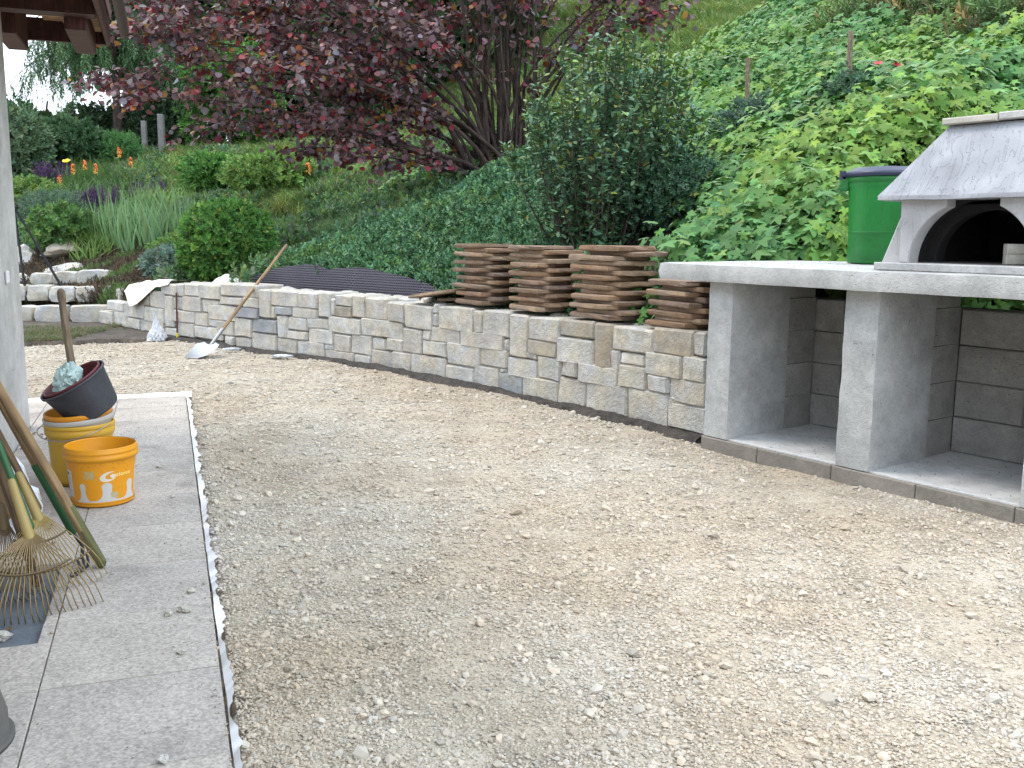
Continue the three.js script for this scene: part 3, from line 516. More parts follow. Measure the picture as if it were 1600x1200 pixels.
  part('cap_tile', lb(1.395, 1.69, .776, .812, .215, .50), tile, g); part('cap_tile', lb(1.694, 1.96, .779, .818, .22, .52), con([.66, .65, .63]), g); part('cap_tile', lb(1.40, 1.95, .777, .815, .525, .82), con([.66, .65, .63]), g);
  tag(g, 'plastered pizza oven with arched mouth and sloping grey hood', 'oven');
  const fb = M(.53, .5, .43, { t: 'conc', bump: .003 });
  for (let k = 0; k < 2; k++) {
    const q = lb(-.10, .10, 0, .052, -.05, .05, .004, .5), m = part('fire_brick', q, fb), p = sn(1.86, .30, 1.2695 + k * .0525); m.position.copy(p); m.rotation.y = turnK + .62 + k * .03;
    tag(m, k ? 'upper pale fire brick in the oven mouth' : 'lower pale fire brick in the oven mouth', 'brick');
  }
}
{
  const p = sn(.53, 1.1, 1.223), g = grp('waste_bin', p.x, p.y, p.z, turnK);
  const green = M(.005, .165, .022, { t: 'conc', bump: .0008, roughness: .42 }), navy = M(.020, .024, .055, { roughness: .4 });
  const L = (pts, n = 40) => new THREE.LatheGeometry(pts.map(([a, b]) => new THREE.Vector2(a, b)), n);
  const body = part('body', L([[0, .004], [.205, .004], [.212, .012], [.214, .10], [.209, .105], [.213, .20], [.2165, .205], [.2165, .215], [.2135, .22], [.2285, .50], [.236, .51], [.236, .575], [.228, .58], [.224, .57], [.20, .02], [0, .02]]), green, g);
  part('rim', L([[.231, .535], [.243, .54], [.243, .572], [.231, .577]]), green, body);
  part('lid', L([[0, .640], [.10, .642], [.12, .632], [.20, .634], [.218, .622], [.236, .612], [.252, .605], [.257, .592], [.255, .574], [.246, .574], [.24, .588], [0, .60]]), navy, g);
  for (const a of [Math.PI, 0]) {                                    // carrying handles and clips, both sides
    const h = part('handle', (() => { const q = mergeGeometries([new THREE.BoxGeometry(.045, .016, .15).translate(.262, .495, 0), new THREE.BoxGeometry(.05, .07, .014).translate(.255, .525, .07), new THREE.BoxGeometry(.05, .07, .014).translate(.255, .525, -.07)]); q.rotateY(a + .55); return q; })(), green, g);
    part('lid_clip', (() => { const q = mergeGeometries([new THREE.CylinderGeometry(.02, .024, .06, 10).translate(.272, .588, 0), new THREE.BoxGeometry(.03, .03, .09).translate(.262, .596, 0)]); q.rotateY(a + .55); return q; })(), navy, g);
  }
  tag(g, 'green plastic bin with dark navy lid behind the oven', 'bin');
}

// ---------- stacks of brown stone slabs on the wall ----------
{
  seed(71);
  const mats = [[.30, .195, .12], [.35, .235, .15], [.26, .175, .115], [.38, .27, .18], [.28, .195, .14], [.32, .20, .12]].map((c) => M(...c, { t: 'stone', bump: .008 }));
  const slabGeo = (w, d, h, s) => {
    const n = 18, pos = [], idx = []; const out = [];
    for (let i = 0; i < n; i++) { const a = i / n * 6.283 + .2, c = Math.cos(a), q = Math.sin(a), k = 1 / Math.pow(Math.abs(c) ** 14 + Math.abs(q) ** 14, 1 / 14); out.push([c * k * w / 2 * (1 + .05 * nz(i * 1.7, s)), q * k * d / 2 * (1 + .06 * nz(i * 1.3, s + 8))]); }
    [[-.5, .965], [-.2, 1], [.3, .995], [.5, .97]].forEach(([y, k], r) => out.forEach(([x, z], i) => { const j = 1 + .05 * nz(i * 2.3 + s, r * 3); pos.push(x * k * j, y * h + .004 * nz(x * 6, z * 6 + s), z * k * j); }));
    for (let r = 0; r < 3; r++) for (let i = 0; i < n; i++) { const a = r * n + i, b = r * n + (i + 1) % n; idx.push(a, a + n, b + n, a, b + n, b); }
    for (let i = 1; i < n - 1; i++) { idx.push(0, i, i + 1); idx.push(3 * n, 3 * n + i + 1, 3 * n + i); }
    return uvBox(toCreasedNormals(geoFrom(pos, idx), .45), .5);
  };
  const ord = ['lowest', 'second', 'third', 'fourth', 'fifth', 'sixth', 'seventh', 'eighth', 'ninth', 'tenth', 'eleventh', 'twelfth', 'thirteenth', 'fourteenth', 'fifteenth', 'sixteenth', 'seventeenth', 'eighteenth', 'nineteenth', 'twentieth'];
  const stacks = [['of the slab stack beside the loose leaning slab', 2.93, .21, .755, 15, .50, .36], ['of the second slab stack from the leaning slab', 2.15, .21, .75, 15, .50, .36], ['of the broad slab stack third from the leaning slab', 1.30, .22, .745, 15, .56, .40], ['of the short slab stack under the counter edge', .46, .24, .745, 9, .55, .38]];
  stacks.forEach(([where, s, n, y0, count, w, d], k) => {
    let y = y0; const wa = wallAt(s), turn = Math.atan2(wa.tz, -wa.tx);
    for (let i = 0; i < count; i++) {
      const h = rr(.034, .041), odd = i % 2, ww = w * rr(.92, 1.06), m = part('stone_slab', slabGeo(ww, d * rr(.92, 1.05), h, k * 50 + i), pick(mats)); const wide = k === 2 && i > 12 ? -.1 : 0;
      const so = (odd ? -.055 : .035) + rr(-.018, .018) + wide, no = (odd ? .02 : -.02) + rr(-.012, .012), p = wallP(s + so, n + no, y + h / 2);
      m.position.copy(p); m.rotation.set(rr(-.012, .012), turn + rr(-.05, .05), rr(-.012, .012)); y += h * .985;
      tag(m, `brown stone slab, ${i === count - 1 ? 'topmost' : ord[i] + (i ? ' from the bottom' : '')} ${where}`, 'stone slab', 'brown stone slabs stacked on the wall');
    }
  });
  const m = part('stone_slab', slabGeo(.72, .46, .034, 999), mats[3]); m.position.copy(wallP(3.58, .20, .82)); m.rotation.set(.03, Math.atan2(wallAt(3.5).tz, -wallAt(3.5).tx), .14, 'YXZ'); tag(m, 'single brown slab leaning flat against the foot of a stack', 'stone slab', 'brown stone slabs stacked on the wall');
  const m2 = part('stone_slab', slabGeo(.5, .36, .028, 997), mats[4]); m2.position.copy(wallP(3.36, .30, .772)); m2.rotation.set(.0, Math.atan2(wallAt(3.5).tz, -wallAt(3.5).tx) + .2, .06, 'YXZ'); tag(m2, 'brown slab lying beneath the leaning slab on the wall', 'stone slab', 'brown stone slabs stacked on the wall');
}
// dimpled drainage sheet standing up behind the wall
{
  const t = tex(256, (u, v) => { const x = u * 8, y = v * 8, r = Math.floor(y), fx = (x + (r % 2) * .5) % 1 - .5, fy = y % 1 - .5, q = Math.hypot(fx, fy); return clamp(1.25 - q * 2.6); }, false);
  const mat = M(.030, .026, .042, { roughness: .48, side: THREE.DoubleSide }); mat.bumpMap = t; mat.bumpScale = .016;
  const pos = [], idx = [], uv = [], n = 90, mm = 8;
  for (let i = 0; i <= n; i++) { const s = lerp(4.05, 7.6, i / n), k = i / n, hgt = .27 * Math.pow(Math.sin(Math.PI * clamp(k * 1.02)), .45) + .05 * nz(s * 1.7, 2) - .03 * Math.exp(-(((k - .52) / .03) ** 2)); for (let j = 0; j <= mm; j++) { const v = j / mm; const p = wallP(s, (.47 + .03 * nz(s * 2.2, v) + .06 * v * v), .60 + (hgt + .13) * v); pos.push(p.x, p.y, p.z); uv.push(s / .22, v * (hgt + .13) / .22); if (i && j) { const q = i * (mm + 1) + j, o = q - mm - 1; idx.push(o - 1, o, q, o - 1, q, q - 1); } } }
  const g = geoFrom(pos, idx); g.setAttribute('uv', new THREE.Float32BufferAttribute(uv, 2));
  tag(part('drainage_sheet', g, mat), 'dark dimpled plastic drainage sheet standing behind the wall', 'drainage sheet');
}

// ---------- tools and things about the yard ----------
const handleWood = M(.36, .25, .135, { t: 'wood', bump: .002, roughness: .7 }), darkWood = M(.20, .135, .085, { t: 'wood', bump: .002 }), greyWood = M(.27, .215, .16, { t: 'wood', bump: .002 });
{
  const g = grp('shovel'); const neck = [-3.44, .13, -10.78], tip = V(-3.52, .018, -10.42);
  part('handle', rod(neck, [-2.755, 1.235, -11.60], .02, .018, 10), handleWood, g);
  const pos = [], idx = []; const a = V(...neck), ax = tip.clone().sub(a), L = ax.length(); ax.normalize(); const side = V(.95, 0, .22).normalize(), nn = V().crossVectors(side, ax).normalize(); if (nn.y < 0) nn.negate();
  const nu = 8, nv = 9; for (let v = 0; v <= nv; v++) for (let u = 0; u <= nu; u++) { const t = v / nv, k = u / nu * 2 - 1, w = .145 * Math.pow(Math.sin(Math.PI * (.18 + .82 * (1 - t * .98)) * .62), .6) * (t < .08 ? .5 : 1), p = a.clone().addScaledVector(ax, .04 + t * (L + .02)).addScaledVector(side, k * w).addScaledVector(nn, .035 * k * k - .03 * Math.sin(t * 2.6)); pos.push(p.x, Math.max(p.y, .012), p.z); if (u && v) { const q = v * (nu + 1) + u, o = q - nu - 1; idx.push(o - 1, o, q, o - 1, q, q - 1); } }
  part('blade', geoFrom(pos, idx), M(.42, .43, .44, { metalness: .75, roughness: .45, side: THREE.DoubleSide }), g);
  part('socket', rod([-3.455, .10, -10.74], [-3.35, .28, -10.89], .016, .023, 10), M(.30, .30, .31, { metalness: .8, roughness: .5 }), g);
  tag(g, 'round point shovel leaning its wooden handle on the stone wall', 'shovel');
}
{
  const s = 8.25, g = grp('iron_rod'); const p = wallP(s, -.06, 0), q = wallP(s + .03, -.03, .60);
  part('bar', rod(p.toArray(), q.toArray(), .012, .012, 8), M(.09, .035, .022, { roughness: .8 }), g);
  part('marker_band', rod(p.clone().lerp(q, .03).toArray(), p.clone().lerp(q, .13).toArray(), .016, .016, 8), M(.65, .55, .03), g);
  tag(g, 'rusty iron rod with yellow foot against the wall', 'rod');
}
function crumple(r, sx, sy, sz, s, mat, name) { const g = new THREE.IcosahedronGeometry(r, 12), p = g.attributes.position; for (let i = 0; i < p.count; i++) { let x = p.getX(i) / r, y = p.getY(i) / r, z = p.getZ(i) / r; const k = 1 + .55 * Math.abs(nz(x * 2.1 + s, y * 2.1, z * 2.1)) - .35 * Math.abs(nz(x * 4.4, y * 4.4 + s, z * 4.4)); p.setXYZ(i, x * k * r * sx, Math.max(y * k * r * sy, -r * sy * .5), z * k * r * sz); } g.computeVertexNormals(); return part(name, toCreasedNormals(g, 1.1), mat); }
const film = P(.62, .64, .68, { roughness: .35, transmission: .15, thickness: 0 });
{
  const m = crumple(.15, .8, 1.25, .7, 3, film, 'plastic_bag'), p = wallP(8.33, -.30, .10); m.position.copy(p);
  { const a = m.geometry.attributes.position; for (let i = 0; i < a.count; i++) { const k = clamp(1 - (a.getY(i) + .09) / .34, .12, 1); a.setX(i, a.getX(i) * k); a.setZ(i, a.getZ(i) * k); } m.geometry.computeVertexNormals(); }
  tag(m, 'small white peaked plastic bag at the foot of the wall by the rod', 'bag');
  const b = crumple(.13, 1.3, 1.25, 1, 9, film, 'plastic_bag'); const q = ew(3.62, 1.0, .075); b.position.copy(q); b.scale.set(1.7, 1.9, 1.5); tag(b, 'large white plastic sack behind the rakes', 'bag');
  const c = crumple(.07, 1.6, .25, 1, 14, film, 'plastic_scrap'); c.position.copy(wallP(5.75, -.30, .03)); tag(c, 'flat white plastic scrap lying on gravel below the wall, under the drainage sheet', 'plastic scrap');
  const d = crumple(.06, 1.5, .22, .9, 19, film, 'plastic_scrap'); d.position.copy(wallP(6.7, -.27, .03)); tag(d, 'small plastic scrap on gravel close to the shovel', 'plastic scrap');
}
{
  // pale sheet draped over the stepped wall end
  const pos = [], idx = [], uv = []; const nu = 30, nv = 14;
  for (let i = 0; i <= nu; i++) for (let j = 0; j <= nv; j++) { const u = i / nu, v = j / nv, s = lerp(8.5, 9.72, u), edge = lerp(.30, .0, sstep(.5, 1, u)); const fold = (.025 * nz(u * 6, v * 3) + .03 * nz(u * 3, v * 5, 4)) * sstep(0, .35, u);
    const n = lerp(-.035 - .05 * sstep(.3, .8, u), .27, v), over = sstep(.22, .0, v) * (.06 + .2 * sstep(.25, .75, u) * (1 - sstep(.85, 1, u))); const p = wallP(s, n + fold * .5, lerp(.758, .62, u) - over + .03 * Math.sin(Math.PI * v) * sstep(0, .3, u) + fold); pos.push(p.x, p.y, p.z); uv.push(u, v); if (i && j) { const q = i * (nv + 1) + j, o = q - nv - 1; idx.push(o - 1, o, q, o - 1, q, q - 1); } }
  const m = part('cloth_sheet', geoFrom(pos, idx), P(.70, .67, .56, { roughness: .9 })); tag(m, 'cream sheet draped over the stepped end of the wall', 'sheet');
  const pos2 = [], idx2 = []; for (let i = 0; i <= 10; i++) for (let j = 0; j <= 6; j++) { const u = i / 10, v = j / 6, p = wallP(lerp(7.55, 8.2, u), .42 + .12 * v, .73 + .12 * Math.sin(v * 2.4) * Math.sin(u * 3) + .02 * nz(u * 5, v * 4)); pos2.push(p.x, p.y, p.z); if (i && j) { const q = i * 7 + j, o = q - 7; idx2.push(o - 1, o, q, o - 1, q, q - 1); } }
  tag(part('cloth_sheet', geoFrom(pos2, idx2), P(.72, .76, .72, { roughness: .8 })), 'small white sheet corner tucked behind the wall top below the round shrub', 'sheet');
}
{
  const g = grp('fire_tripod'), ap = [-7.92, 1.76, -15.25], mat = M(.012, .012, .014, { roughness: .5, metalness: .3 });
  [[-7.72, .27, -15.05], [-7.22, .38, -15.32], [-8.35, .30, -15.5]].forEach((f) => part('leg', rod(f, ap, .022, .018, 7), mat, g));
  part('top_ring', new THREE.TorusGeometry(.05, .016, 6, 12).translate(...ap), mat, g);
  tag(g, 'black three legged fire tripod standing on the stone steps', 'tripod');
}
// buckets
const lathe = (pts, n = 44) => new THREE.LatheGeometry(pts.map(([a, b]) => new THREE.Vector2(a, b)), n);
{
  const cv = document.createElement('canvas'); cv.width = 1024; cv.height = 256; const c = cv.getContext('2d');
  c.fillStyle = '#dc930d'; c.fillRect(0, 0, 1024, 256);
  const ran = mulberry(4); for (let i = 0; i < 420; i++) { c.fillStyle = `rgba(${150 + ran() * 80 | 0},${90 + ran() * 60 | 0},20,${ran() * .12})`; c.beginPath(); c.ellipse(ran() * 1024, ran() * 256, 2 + ran() * 16, 1 + ran() * 6, ran() * 3, 0, 7); c.fill(); }
  const face = (ox) => {
    c.fillStyle = '#c6c3be'; c.fillRect(ox + 4, 236, 340, 10);
    [[44, 34], [168, 54], [300, 44]].forEach(([x, w]) => { c.beginPath(); c.moveTo(ox + x - w * .5, 150); c.bezierCurveTo(ox + x - w * .45, 118, ox + x + w * .45, 118, ox + x + w * .5, 150); c.lineTo(ox + x + w * .42, 180); c.quadraticCurveTo(ox + x + w * .5, 222, ox + x + w * 1.05, 237); c.lineTo(ox + x - w * 1.05, 237); c.quadraticCurveTo(ox + x - w * .4, 222, ox + x - w * .42, 180); c.closePath(); c.fill(); });
    c.fillStyle = '#d8d2c4'; c.beginPath(); c.ellipse(ox + 178, 88, 44, 29, -.35, 0, 7); c.fill(); c.fillStyle = '#dc930d'; c.beginPath(); c.ellipse(ox + 194, 83, 33, 19, -.35, 0, 7); c.fill(); c.fillStyle = '#d8d2c4'; c.beginPath(); c.arc(ox + 199, 86, 13, 0, 7); c.fill();
    c.font = 'bold 30px sans-serif'; c.fillStyle = 'rgba(245,225,170,.8)'; c.fillText('olorex', ox + 210, 92);
    for (let i = 0; i < 60; i++) { c.fillStyle = `rgba(${166 + ran() * 20 | 0},${160 + ran() * 14 | 0},135,.4)`; c.beginPath(); c.arc(ox + 84 + (ran() - .5) * 46, 74 + (ran() - .5) * 44, 2 + ran() * 9, 0, 7); c.fill(); c.beginPath(); c.arc(ox + 206 + (ran() - .5) * 36, 205 + (ran() - .5) * 36, 2 + ran() * 8, 0, 7); c.fill(); }
    for (let i = 0; i < 40; i++) { c.fillStyle = `rgba(140,80,20,${.1 + ran() * .2})`; c.beginPath(); c.arc(ox + ran() * 340, 8 + ran() * ran() * 70, 1 + ran() * 5, 0, 7); c.fill(); }
    c.fillStyle = '#c8c6c2'; c.fillRect(ox + 356, 54, 130, 168); c.fillStyle = '#26324e'; c.font = 'bold 34px sans-serif'; c.fillText('Di', ox + 362, 86); c.fillRect(ox + 402, 70, 60, 14); c.fillStyle = '#8d8f96'; for (let i = 0; i < 10; i++) c.fillRect(ox + 366, 104 + i * 11, 50 + ran() * 60, 4);
  };
  face(18); face(530);
  T.bucket = new THREE.CanvasTexture(cv); T.bucket.colorSpace = THREE.SRGBColorSpace;
}
const yellow = M(.70, .30, .008, { roughness: .45 }), yellow2 = M(.60, .36, .035, { roughness: .5 }), whiteP = M(.5, .48, .44, { roughness: .6 });
{
  const g = grp('plastic_bucket', -2.115, .013, -4.76, 0);
  const side = lathe([[.150, .022], [.1665, .235]], 64); const pm = M(1, 1, 1, { roughness: .45 }); pm.map = T.bucket;
  side.rotateY(-.6); part('printed_side', side, pm, g);
  part('shell', lathe([[0, .004], [.146, .004], [.151, .010], [.152, .0215]], 44), yellow, g);
  part('inside', lathe([[.170, .302], [.164, .298], [.146, .022], [0, .018]]), yellow, g);
  part('rim', lathe([[.1668, .2352], [.1715, .236], [.1715, .245], [.180, .246], [.181, .262], [.1745, .263], [.1745, .276], [.178, .278], [.178, .287], [.173, .288], [.174, .300], [.170, .304]]), yellow, g);
  const r = crumple(.06, 1.2, .5, .8, 5, M(.20, .18, .16)); r.name = 'rag'; r.position.set(.05, .22, -.03); r.name = 'oily_rag'; g.add(r); part('rubble', rock(.13, 1, .5, 1, 3, 2, .3), M(.3, .27, .22), g).position.y = .12;
  tag(g, 'orange yellow paint bucket with white drip print on the paving', 'bucket');
}
{
  const g = grp('plastic_bucket', -2.40, .013, -5.16, 0);
  part('shell', lathe([[0, .002], [.146, .002], [.154, .03], [.167, .262], [.172, .263], [.172, .278], [.180, .279], [.181, .305], [.175, .306], [.175, .315], [.182, .317], [.182, .335], [.176, .338], [.170, .335], [.15, .02], [0, .02]]), yellow2, g);
  part('handle_wire', tube([[-.18, .33, .02], [-.20, .30, .08], [-.13, .27, .155], [0, .265, .19], [.13, .30, .16], [.18, .33, .03]], .003, 5, 24), M(.4, .4, .4, { metalness: .8, roughness: .4 }), g);
  tag(g, 'yellow bucket standing behind the drip printed bucket', 'bucket');
  const h = grp('plastic_bucket', -2.40, .345, -5.16); h.rotation.set(.06, .3, .05);
  part('white_rim', lathe([[.150, -.05], [.172, .02], [.183, .021], [.184, .044], [.178, .046], [.172, .044], [.160, -.02]]), whiteP, h);
  part('orange_rim', lathe([[.158, -.05], [.166, .046], [.176, .05], [.176, .07], [.170, .074], [.164, .068], [.15, -.05]]), M(.70, .28, .014, { roughness: .45 }), h);
  tag(h, 'orange rimmed bucket nested in the yellow bucket under the tub', 'bucket');
  // two screwdriver-like stubs sticking out sideways
  const tb = grp('rubber_tub', -2.31, .405, -5.165); tb.rotation.set(.34, 0, .42);
  part('shell', lathe([[0, .0], [.132, .0], [.140, .012], [.176, .205], [.186, .207], [.187, .218], [.180, .220], [.173, .212], [.136, .02], [0, .016]]), M(.055, .060, .075, { t: 'conc', bump: .002, roughness: .55 }), tb);
  tag(tb, 'dark grey round tub tilted on top of the bucket pile', 'tub');
  const pot = grp('plant_pot', -2.32, .428, -5.157); pot.rotation.set(.34, 0, .42);
  part('shell', lathe([[0, .01], [.118, .01], [.155, .185], [.166, .187], [.167, .203], [.160, .205], [.152, .195], [.112, .02], [0, .018]]), M(.12, .018, .022, { roughness: .5 }), pot);
  tag(pot, 'maroon plastic pot sitting inside the dark grey tub', 'pot');
  const bag = crumple(.075, .9, 1.25, .9, 23, P(.46, .60, .57, { roughness: .4, transmission: .2, thickness: 0 }), 'plastic_bag'); bag.position.set(-2.41, .585, -5.075); tag(bag, 'pale green plastic bag stuffed into the maroon pot', 'bag');
  const hd = grp('tool_handle'); part('shaft', rod([-2.42, .53, -5.17], [-2.485, 1.045, -5.22], .0215, .0185, 12, .002, 4), greyWood, hd); part('end_knob', rod([-2.482, 1.02, -5.2175], [-2.487, 1.06, -5.222], .0225, .0215, 12), greyWood, hd); tag(hd, 'thick upright wooden tool handle standing in the tub', 'tool handle');
}
// rakes and hoe leaning on the house
function leafRake(o) {
  const g = grp('leaf_rake'), A = V(...o.apex), C = V(...o.tips), ax = C.clone().sub(A), L = ax.length(); ax.normalize(); const side = V(...(o.side ?? [.88, 0, -.30])).addScaledVector(ax, -V(...(o.side ?? [.88, 0, -.30])).dot(ax)).normalize(), nn = V().crossVectors(side, ax).normalize(); if (nn.y < 0) nn.negate();
  part('pole', rod(A.clone().addScaledVector(ax, -.02).toArray(), o.top, .0145, .0135, 9), o.pole, g);
  part('ferrule', rod(A.clone().addScaledVector(ax, .045).toArray(), A.clone().lerp(V(...o.top), o.ferr ?? .16).toArray(), .0215, .0155, 9), o.ferrule, g);
  const pt = (phi, t) => A.clone().addScaledVector(ax, t * L * Math.cos(phi) * 1.0).addScaledVector(side, Math.sin(phi) * t * L).addScaledVector(nn, .05 * Math.sin(t * Math.PI * .9) - (t > .9 ? (t - .9) * .9 : 0));
  for (let i = 0; i < o.n; i++) { const phi = lerp(-o.fan, o.fan, i / (o.n - 1)) + .015 * nz(i * 3.1, o.n); const q = [0.03, .35, .65, .88, .95, 1].map((t) => pt(phi, t)); q.forEach((v) => { v.y = Math.max(v.y, o.floor ?? -.01); }); part('tine', tube(q, o.r ?? .0024, 4, 9), o.tine, g); }
  const band = []; for (let i = 0; i <= 12; i++) band.push(pt(lerp(-o.fan, o.fan, i / 12), o.band ?? .5).addScaledVector(nn, .004)); part('tine_band', tube(band, .0045, 5, 24), o.bandMat ?? o.tine, g);
  if (o.band2) { const b2 = []; for (let i = 0; i <= 12; i++) b2.push(pt(lerp(-o.fan, o.fan, i / 12), o.band2).addScaledVector(nn, .004)); part('tine_band', tube(b2, .004, 5, 24), o.bandMat ?? o.tine, g); }
  return g;
}
{
  const ochre = M(.25, .175, .08, { roughness: .5, metalness: .2 }), rust = M(.16, .115, .06, { roughness: .6, metalness: .3 }), greenP = M(.018, .095, .028, { roughness: .5 }), yel = M(.34, .25, .085, { roughness: .5 });
  tag(leafRake({ apex: [-1.87, .24, -3.55], tips: [-1.73, .0, -3.22], top: [-2.37, 1.40, -3.79], n: 24, fan: .62, tine: ochre, pole: greenP, ferrule: yel, band: .58, bandMat: rust, r: .0026, floor: -.012 }), 'ochre leaf rake with yellow socket spread over the recessed plate', 'rake', 'garden tools leaning by the house');
  tag(leafRake({ apex: [-1.91, .27, -3.70], tips: [-1.775, .016, -3.47], top: [-2.32, 1.25, -3.66], n: 20, fan: .62, tine: yel, pole: darkWood, ferrule: yel, band: .45, band2: .8, bandMat: rust, r: .0026, floor: .016 }), 'bamboo coloured leaf rake with two bands, its tines on the paving', 'rake', 'garden tools leaning by the house');
  tag(leafRake({ apex: [-2.01, .25, -3.64], tips: [-1.93, .0, -3.38], top: [-2.38, 1.30, -3.80], n: 22, fan: .5, tine: rust, pole: handleWood, ferrule: rust, ferr: .06, band: .5, r: .002, floor: -.012 }), 'rusty fine tined leaf rake half outside at the wall', 'rake', 'garden tools leaning by the house');
  const hoe = grp('garden_hoe'); part('pole', rod([-1.84, .17, -3.815], [-2.31, 1.41, -3.62], .0165, .015, 10), handleWood, hoe); part('green_sleeve', rod([-1.834, .155, -3.817], [-1.945, .447, -3.771], .019, .0185, 10), greenP, hoe);
  part('neck', tube([[-1.834, .155, -3.817], [-1.81, .12, -3.81], [-1.785, .10, -3.79], [-1.78, .05, -3.77]], .008, 6, 10), M(.08, .08, .085, { metalness: .7, roughness: .5 }), hoe);
  part('prongs', mergeGeometries([-.04, 0, .04].map((k) => tube([[-1.78, .06, -3.77 + k], [-1.765, .045, -3.75 + k], [-1.755, .02, -3.72 + k], [-1.775, .018, -3.69 + k]], .006, 5, 8))), M(.06, .06, .065, { metalness: .7, roughness: .5 }), hoe);
  tag(hoe, 'green sleeved hand cultivator leaning between the rakes', 'cultivator', 'garden tools leaning by the house');
  const br = grp('garden_tool'); part('pole', rod([-1.705, .034, -3.77], [-2.34, 1.41, -3.69], .021, .0175, 10, .004, 4), handleWood, br); part('green_end', rod([-1.702, .034, -3.771], [-1.813, .275, -3.757], .0225, .0215, 10), M(.16, .17, .07, { roughness: .8, t: 'wood' }), br);
  tag(br, 'thick wooden pole with greenish worn end, foot on the paving', 'pole', 'garden tools leaning by the house');
  const br2 = grp('garden_tool'); part('pole', rod([-1.86, .03, -3.55], [-2.41, 1.41, -3.89], .017, .0155, 10, .003, 4), darkWood, br2); part('iron_foot', rod([-1.858, .03, -3.549], [-1.887, .10, -3.567], .02, .018, 8), M(.07, .06, .05), br2);
  tag(br2, 'dark brown pole standing between the two ochre rakes', 'pole', 'garden tools leaning by the house');
}
{
  // round grey tub at the terrace foot of the house
  const g = grp('grey_basin', -1.545, .013, -2.37); part('shell', lathe([[0, .21], [.06, .205], [.12, .18], [.16, .13], [.175, .07], [.176, .02], [.19, .012], [.19, .002], [.16, .0]]), M(.12, .115, .11, { t: 'conc', bump: .002, roughness: .55 }), g); part('foot_ring', lathe([[.04, .207], [.045, .222], [.06, .222], [.065, .205]]), M(.12, .115, .11), g); tag(g, 'upturned dark grey basin lying on the paving', 'basin');
}
// single stones lying on the terrace
{
  seed(81);
  [[4.91, .10, .022, 'pair of broken stone chips on paving beside the fleece, larger one'], [4.93, .155, .016, 'smaller chip of the pair on paving beside the fleece'], [4.72, .07, .014, 'lone pale chip on paving where the fleece dips'], [5.28, .115, .015, 'lone tan pebble in the middle of a paving slab'], [5.95, .17, .016, 'small tan pebble beyond the last paving joint'], [4.90, .70, .026, 'white stone lying on the recessed grey plate'], [2.6, .20, .014, 'grey chip on the paving beside the bucket pile'], [3.3, .13, .013, 'flat chip on paving near the drip printed bucket'], [1.7, .35, .012, 'tiny chip on the far paving slabs']].forEach(([e, w, r, l], i) => {
    const m = part('loose_stone', rock(r, 1.2, .7, .9, i * 7, 1, .35), stoneMats[i % 4]); const p = ew(e, w, (i === 5 ? -.016 : .0125) + r * .45); m.position.copy(p); m.rotation.y = i * 2; tag(m, l, 'stone');
  });
}
{
  [[2.65, 2.41, -11.13, .98, 'thin grey wooden stake standing among the large leaves'], [3.33, 2.39, -9.77, 1.02, 'thin wooden stake beside the red roses']].forEach(([x, y, z, h, l]) => { const m = part('wooden_stake', wobble(box(-.022, .022, -.3, h, -.022, .022, .004, .3), .004, 6), greyWood); m.position.set(x, y, z); m.rotation.z = .02; tag(m, l, 'stake'); });
  const cp = M(.20, .19, .19, { t: 'conc' }); [[-8.73, -24.09, 1.15, .07, 'pale concrete post on the bank below the dark trees'], [-9.35, -24.6, .95, .06, 'shorter greyish post next to the concrete post']].forEach(([x, z, h, r, l]) => { const m = part('fence_post', box(-r, r, -.2, h, -r, r, .012, .4), cp); m.position.set(x, hillY(x, z), z); tag(m, l, 'post'); });
}

// crumbs, grit and dry leaves
{
  seed(91); const l = [], q = new THREE.Quaternion(), e = new THREE.Euler(), chip = new THREE.IcosahedronGeometry(1, 0); chip.scale(1, .6, .8);
  const add = (p, sz, c) => { e.set(rr(-.4, .4), rr(0, 6), rr(-.4, .4)); q.setFromEuler(e); l.push([new THREE.Matrix4().compose(p, q, V(sz, sz, sz)), vary(c, .25)]); };
  for (let i = 0; i < 70; i++) add(sn(rr(-.3, 1.1), rr(0, 1.3), 1.2235), rr(.002, .006), [.3, .29, .27]);
  for (let i = 0; i < 90; i++) { const k = rnd() < .5; add(sn(k ? rr(.25, 1) : rr(1.28, 2.05), rr(.04, .8), .091), rr(.002, .006), [.2, .19, .18]); }
  tag(inst('concrete_crumbs', chip, M(1, 1, 1), l.slice()), 'small crumbs lying on the counter top and bay floors', 'crumbs', null, 'stuff');
  l.length = 0; for (let i = 0; i < 1500; i++) { const w = Math.pow(rnd(), 2.2) * 1.0, ee = rr(.05, 7); if (w > .55 && ee > 4.1 && ee < 5.1) continue; add(ew(ee, w, .0145), rr(.0012, .0042) * (rnd() < .04 ? 2 : 1), [.36, .31, .25]); }
  tag(inst('loose_grit', chip, M(1, 1, 1), l.slice()), 'fine grit scattered over the paving slabs', 'grit', null, 'stuff');
  const dl = []; for (let i = 0; i < 34; i++) { const k = rnd(), p = k < .45 ? ew(rr(1.05, 1.9), rr(.9, 1.05), .018) : k < .75 ? ew(rr(3.4, 4.1), rr(.6, 1.02), .018) : ew(rr(4.25, 5), rr(.62, 1.0), -.012); dl.push([leafMatrix(p, V(rr(-1, 1), rr(-.1, .35), rr(-1, 1)), V(rr(-.5, .5), 1, rr(-.5, .5)), rr(.02, .045)), vary(pick([[.14, .07, .035], [.10, .055, .03], [.18, .10, .05], [.13, .035, .03]]), .25)]); }
  tag(inst('dry_leaves', LEAF.ovate, leafMat({ transmission: .15, roughness: .9 }), dl), 'dry brown leaves blown against the house wall', 'leaf litter', null, 'stuff');
}

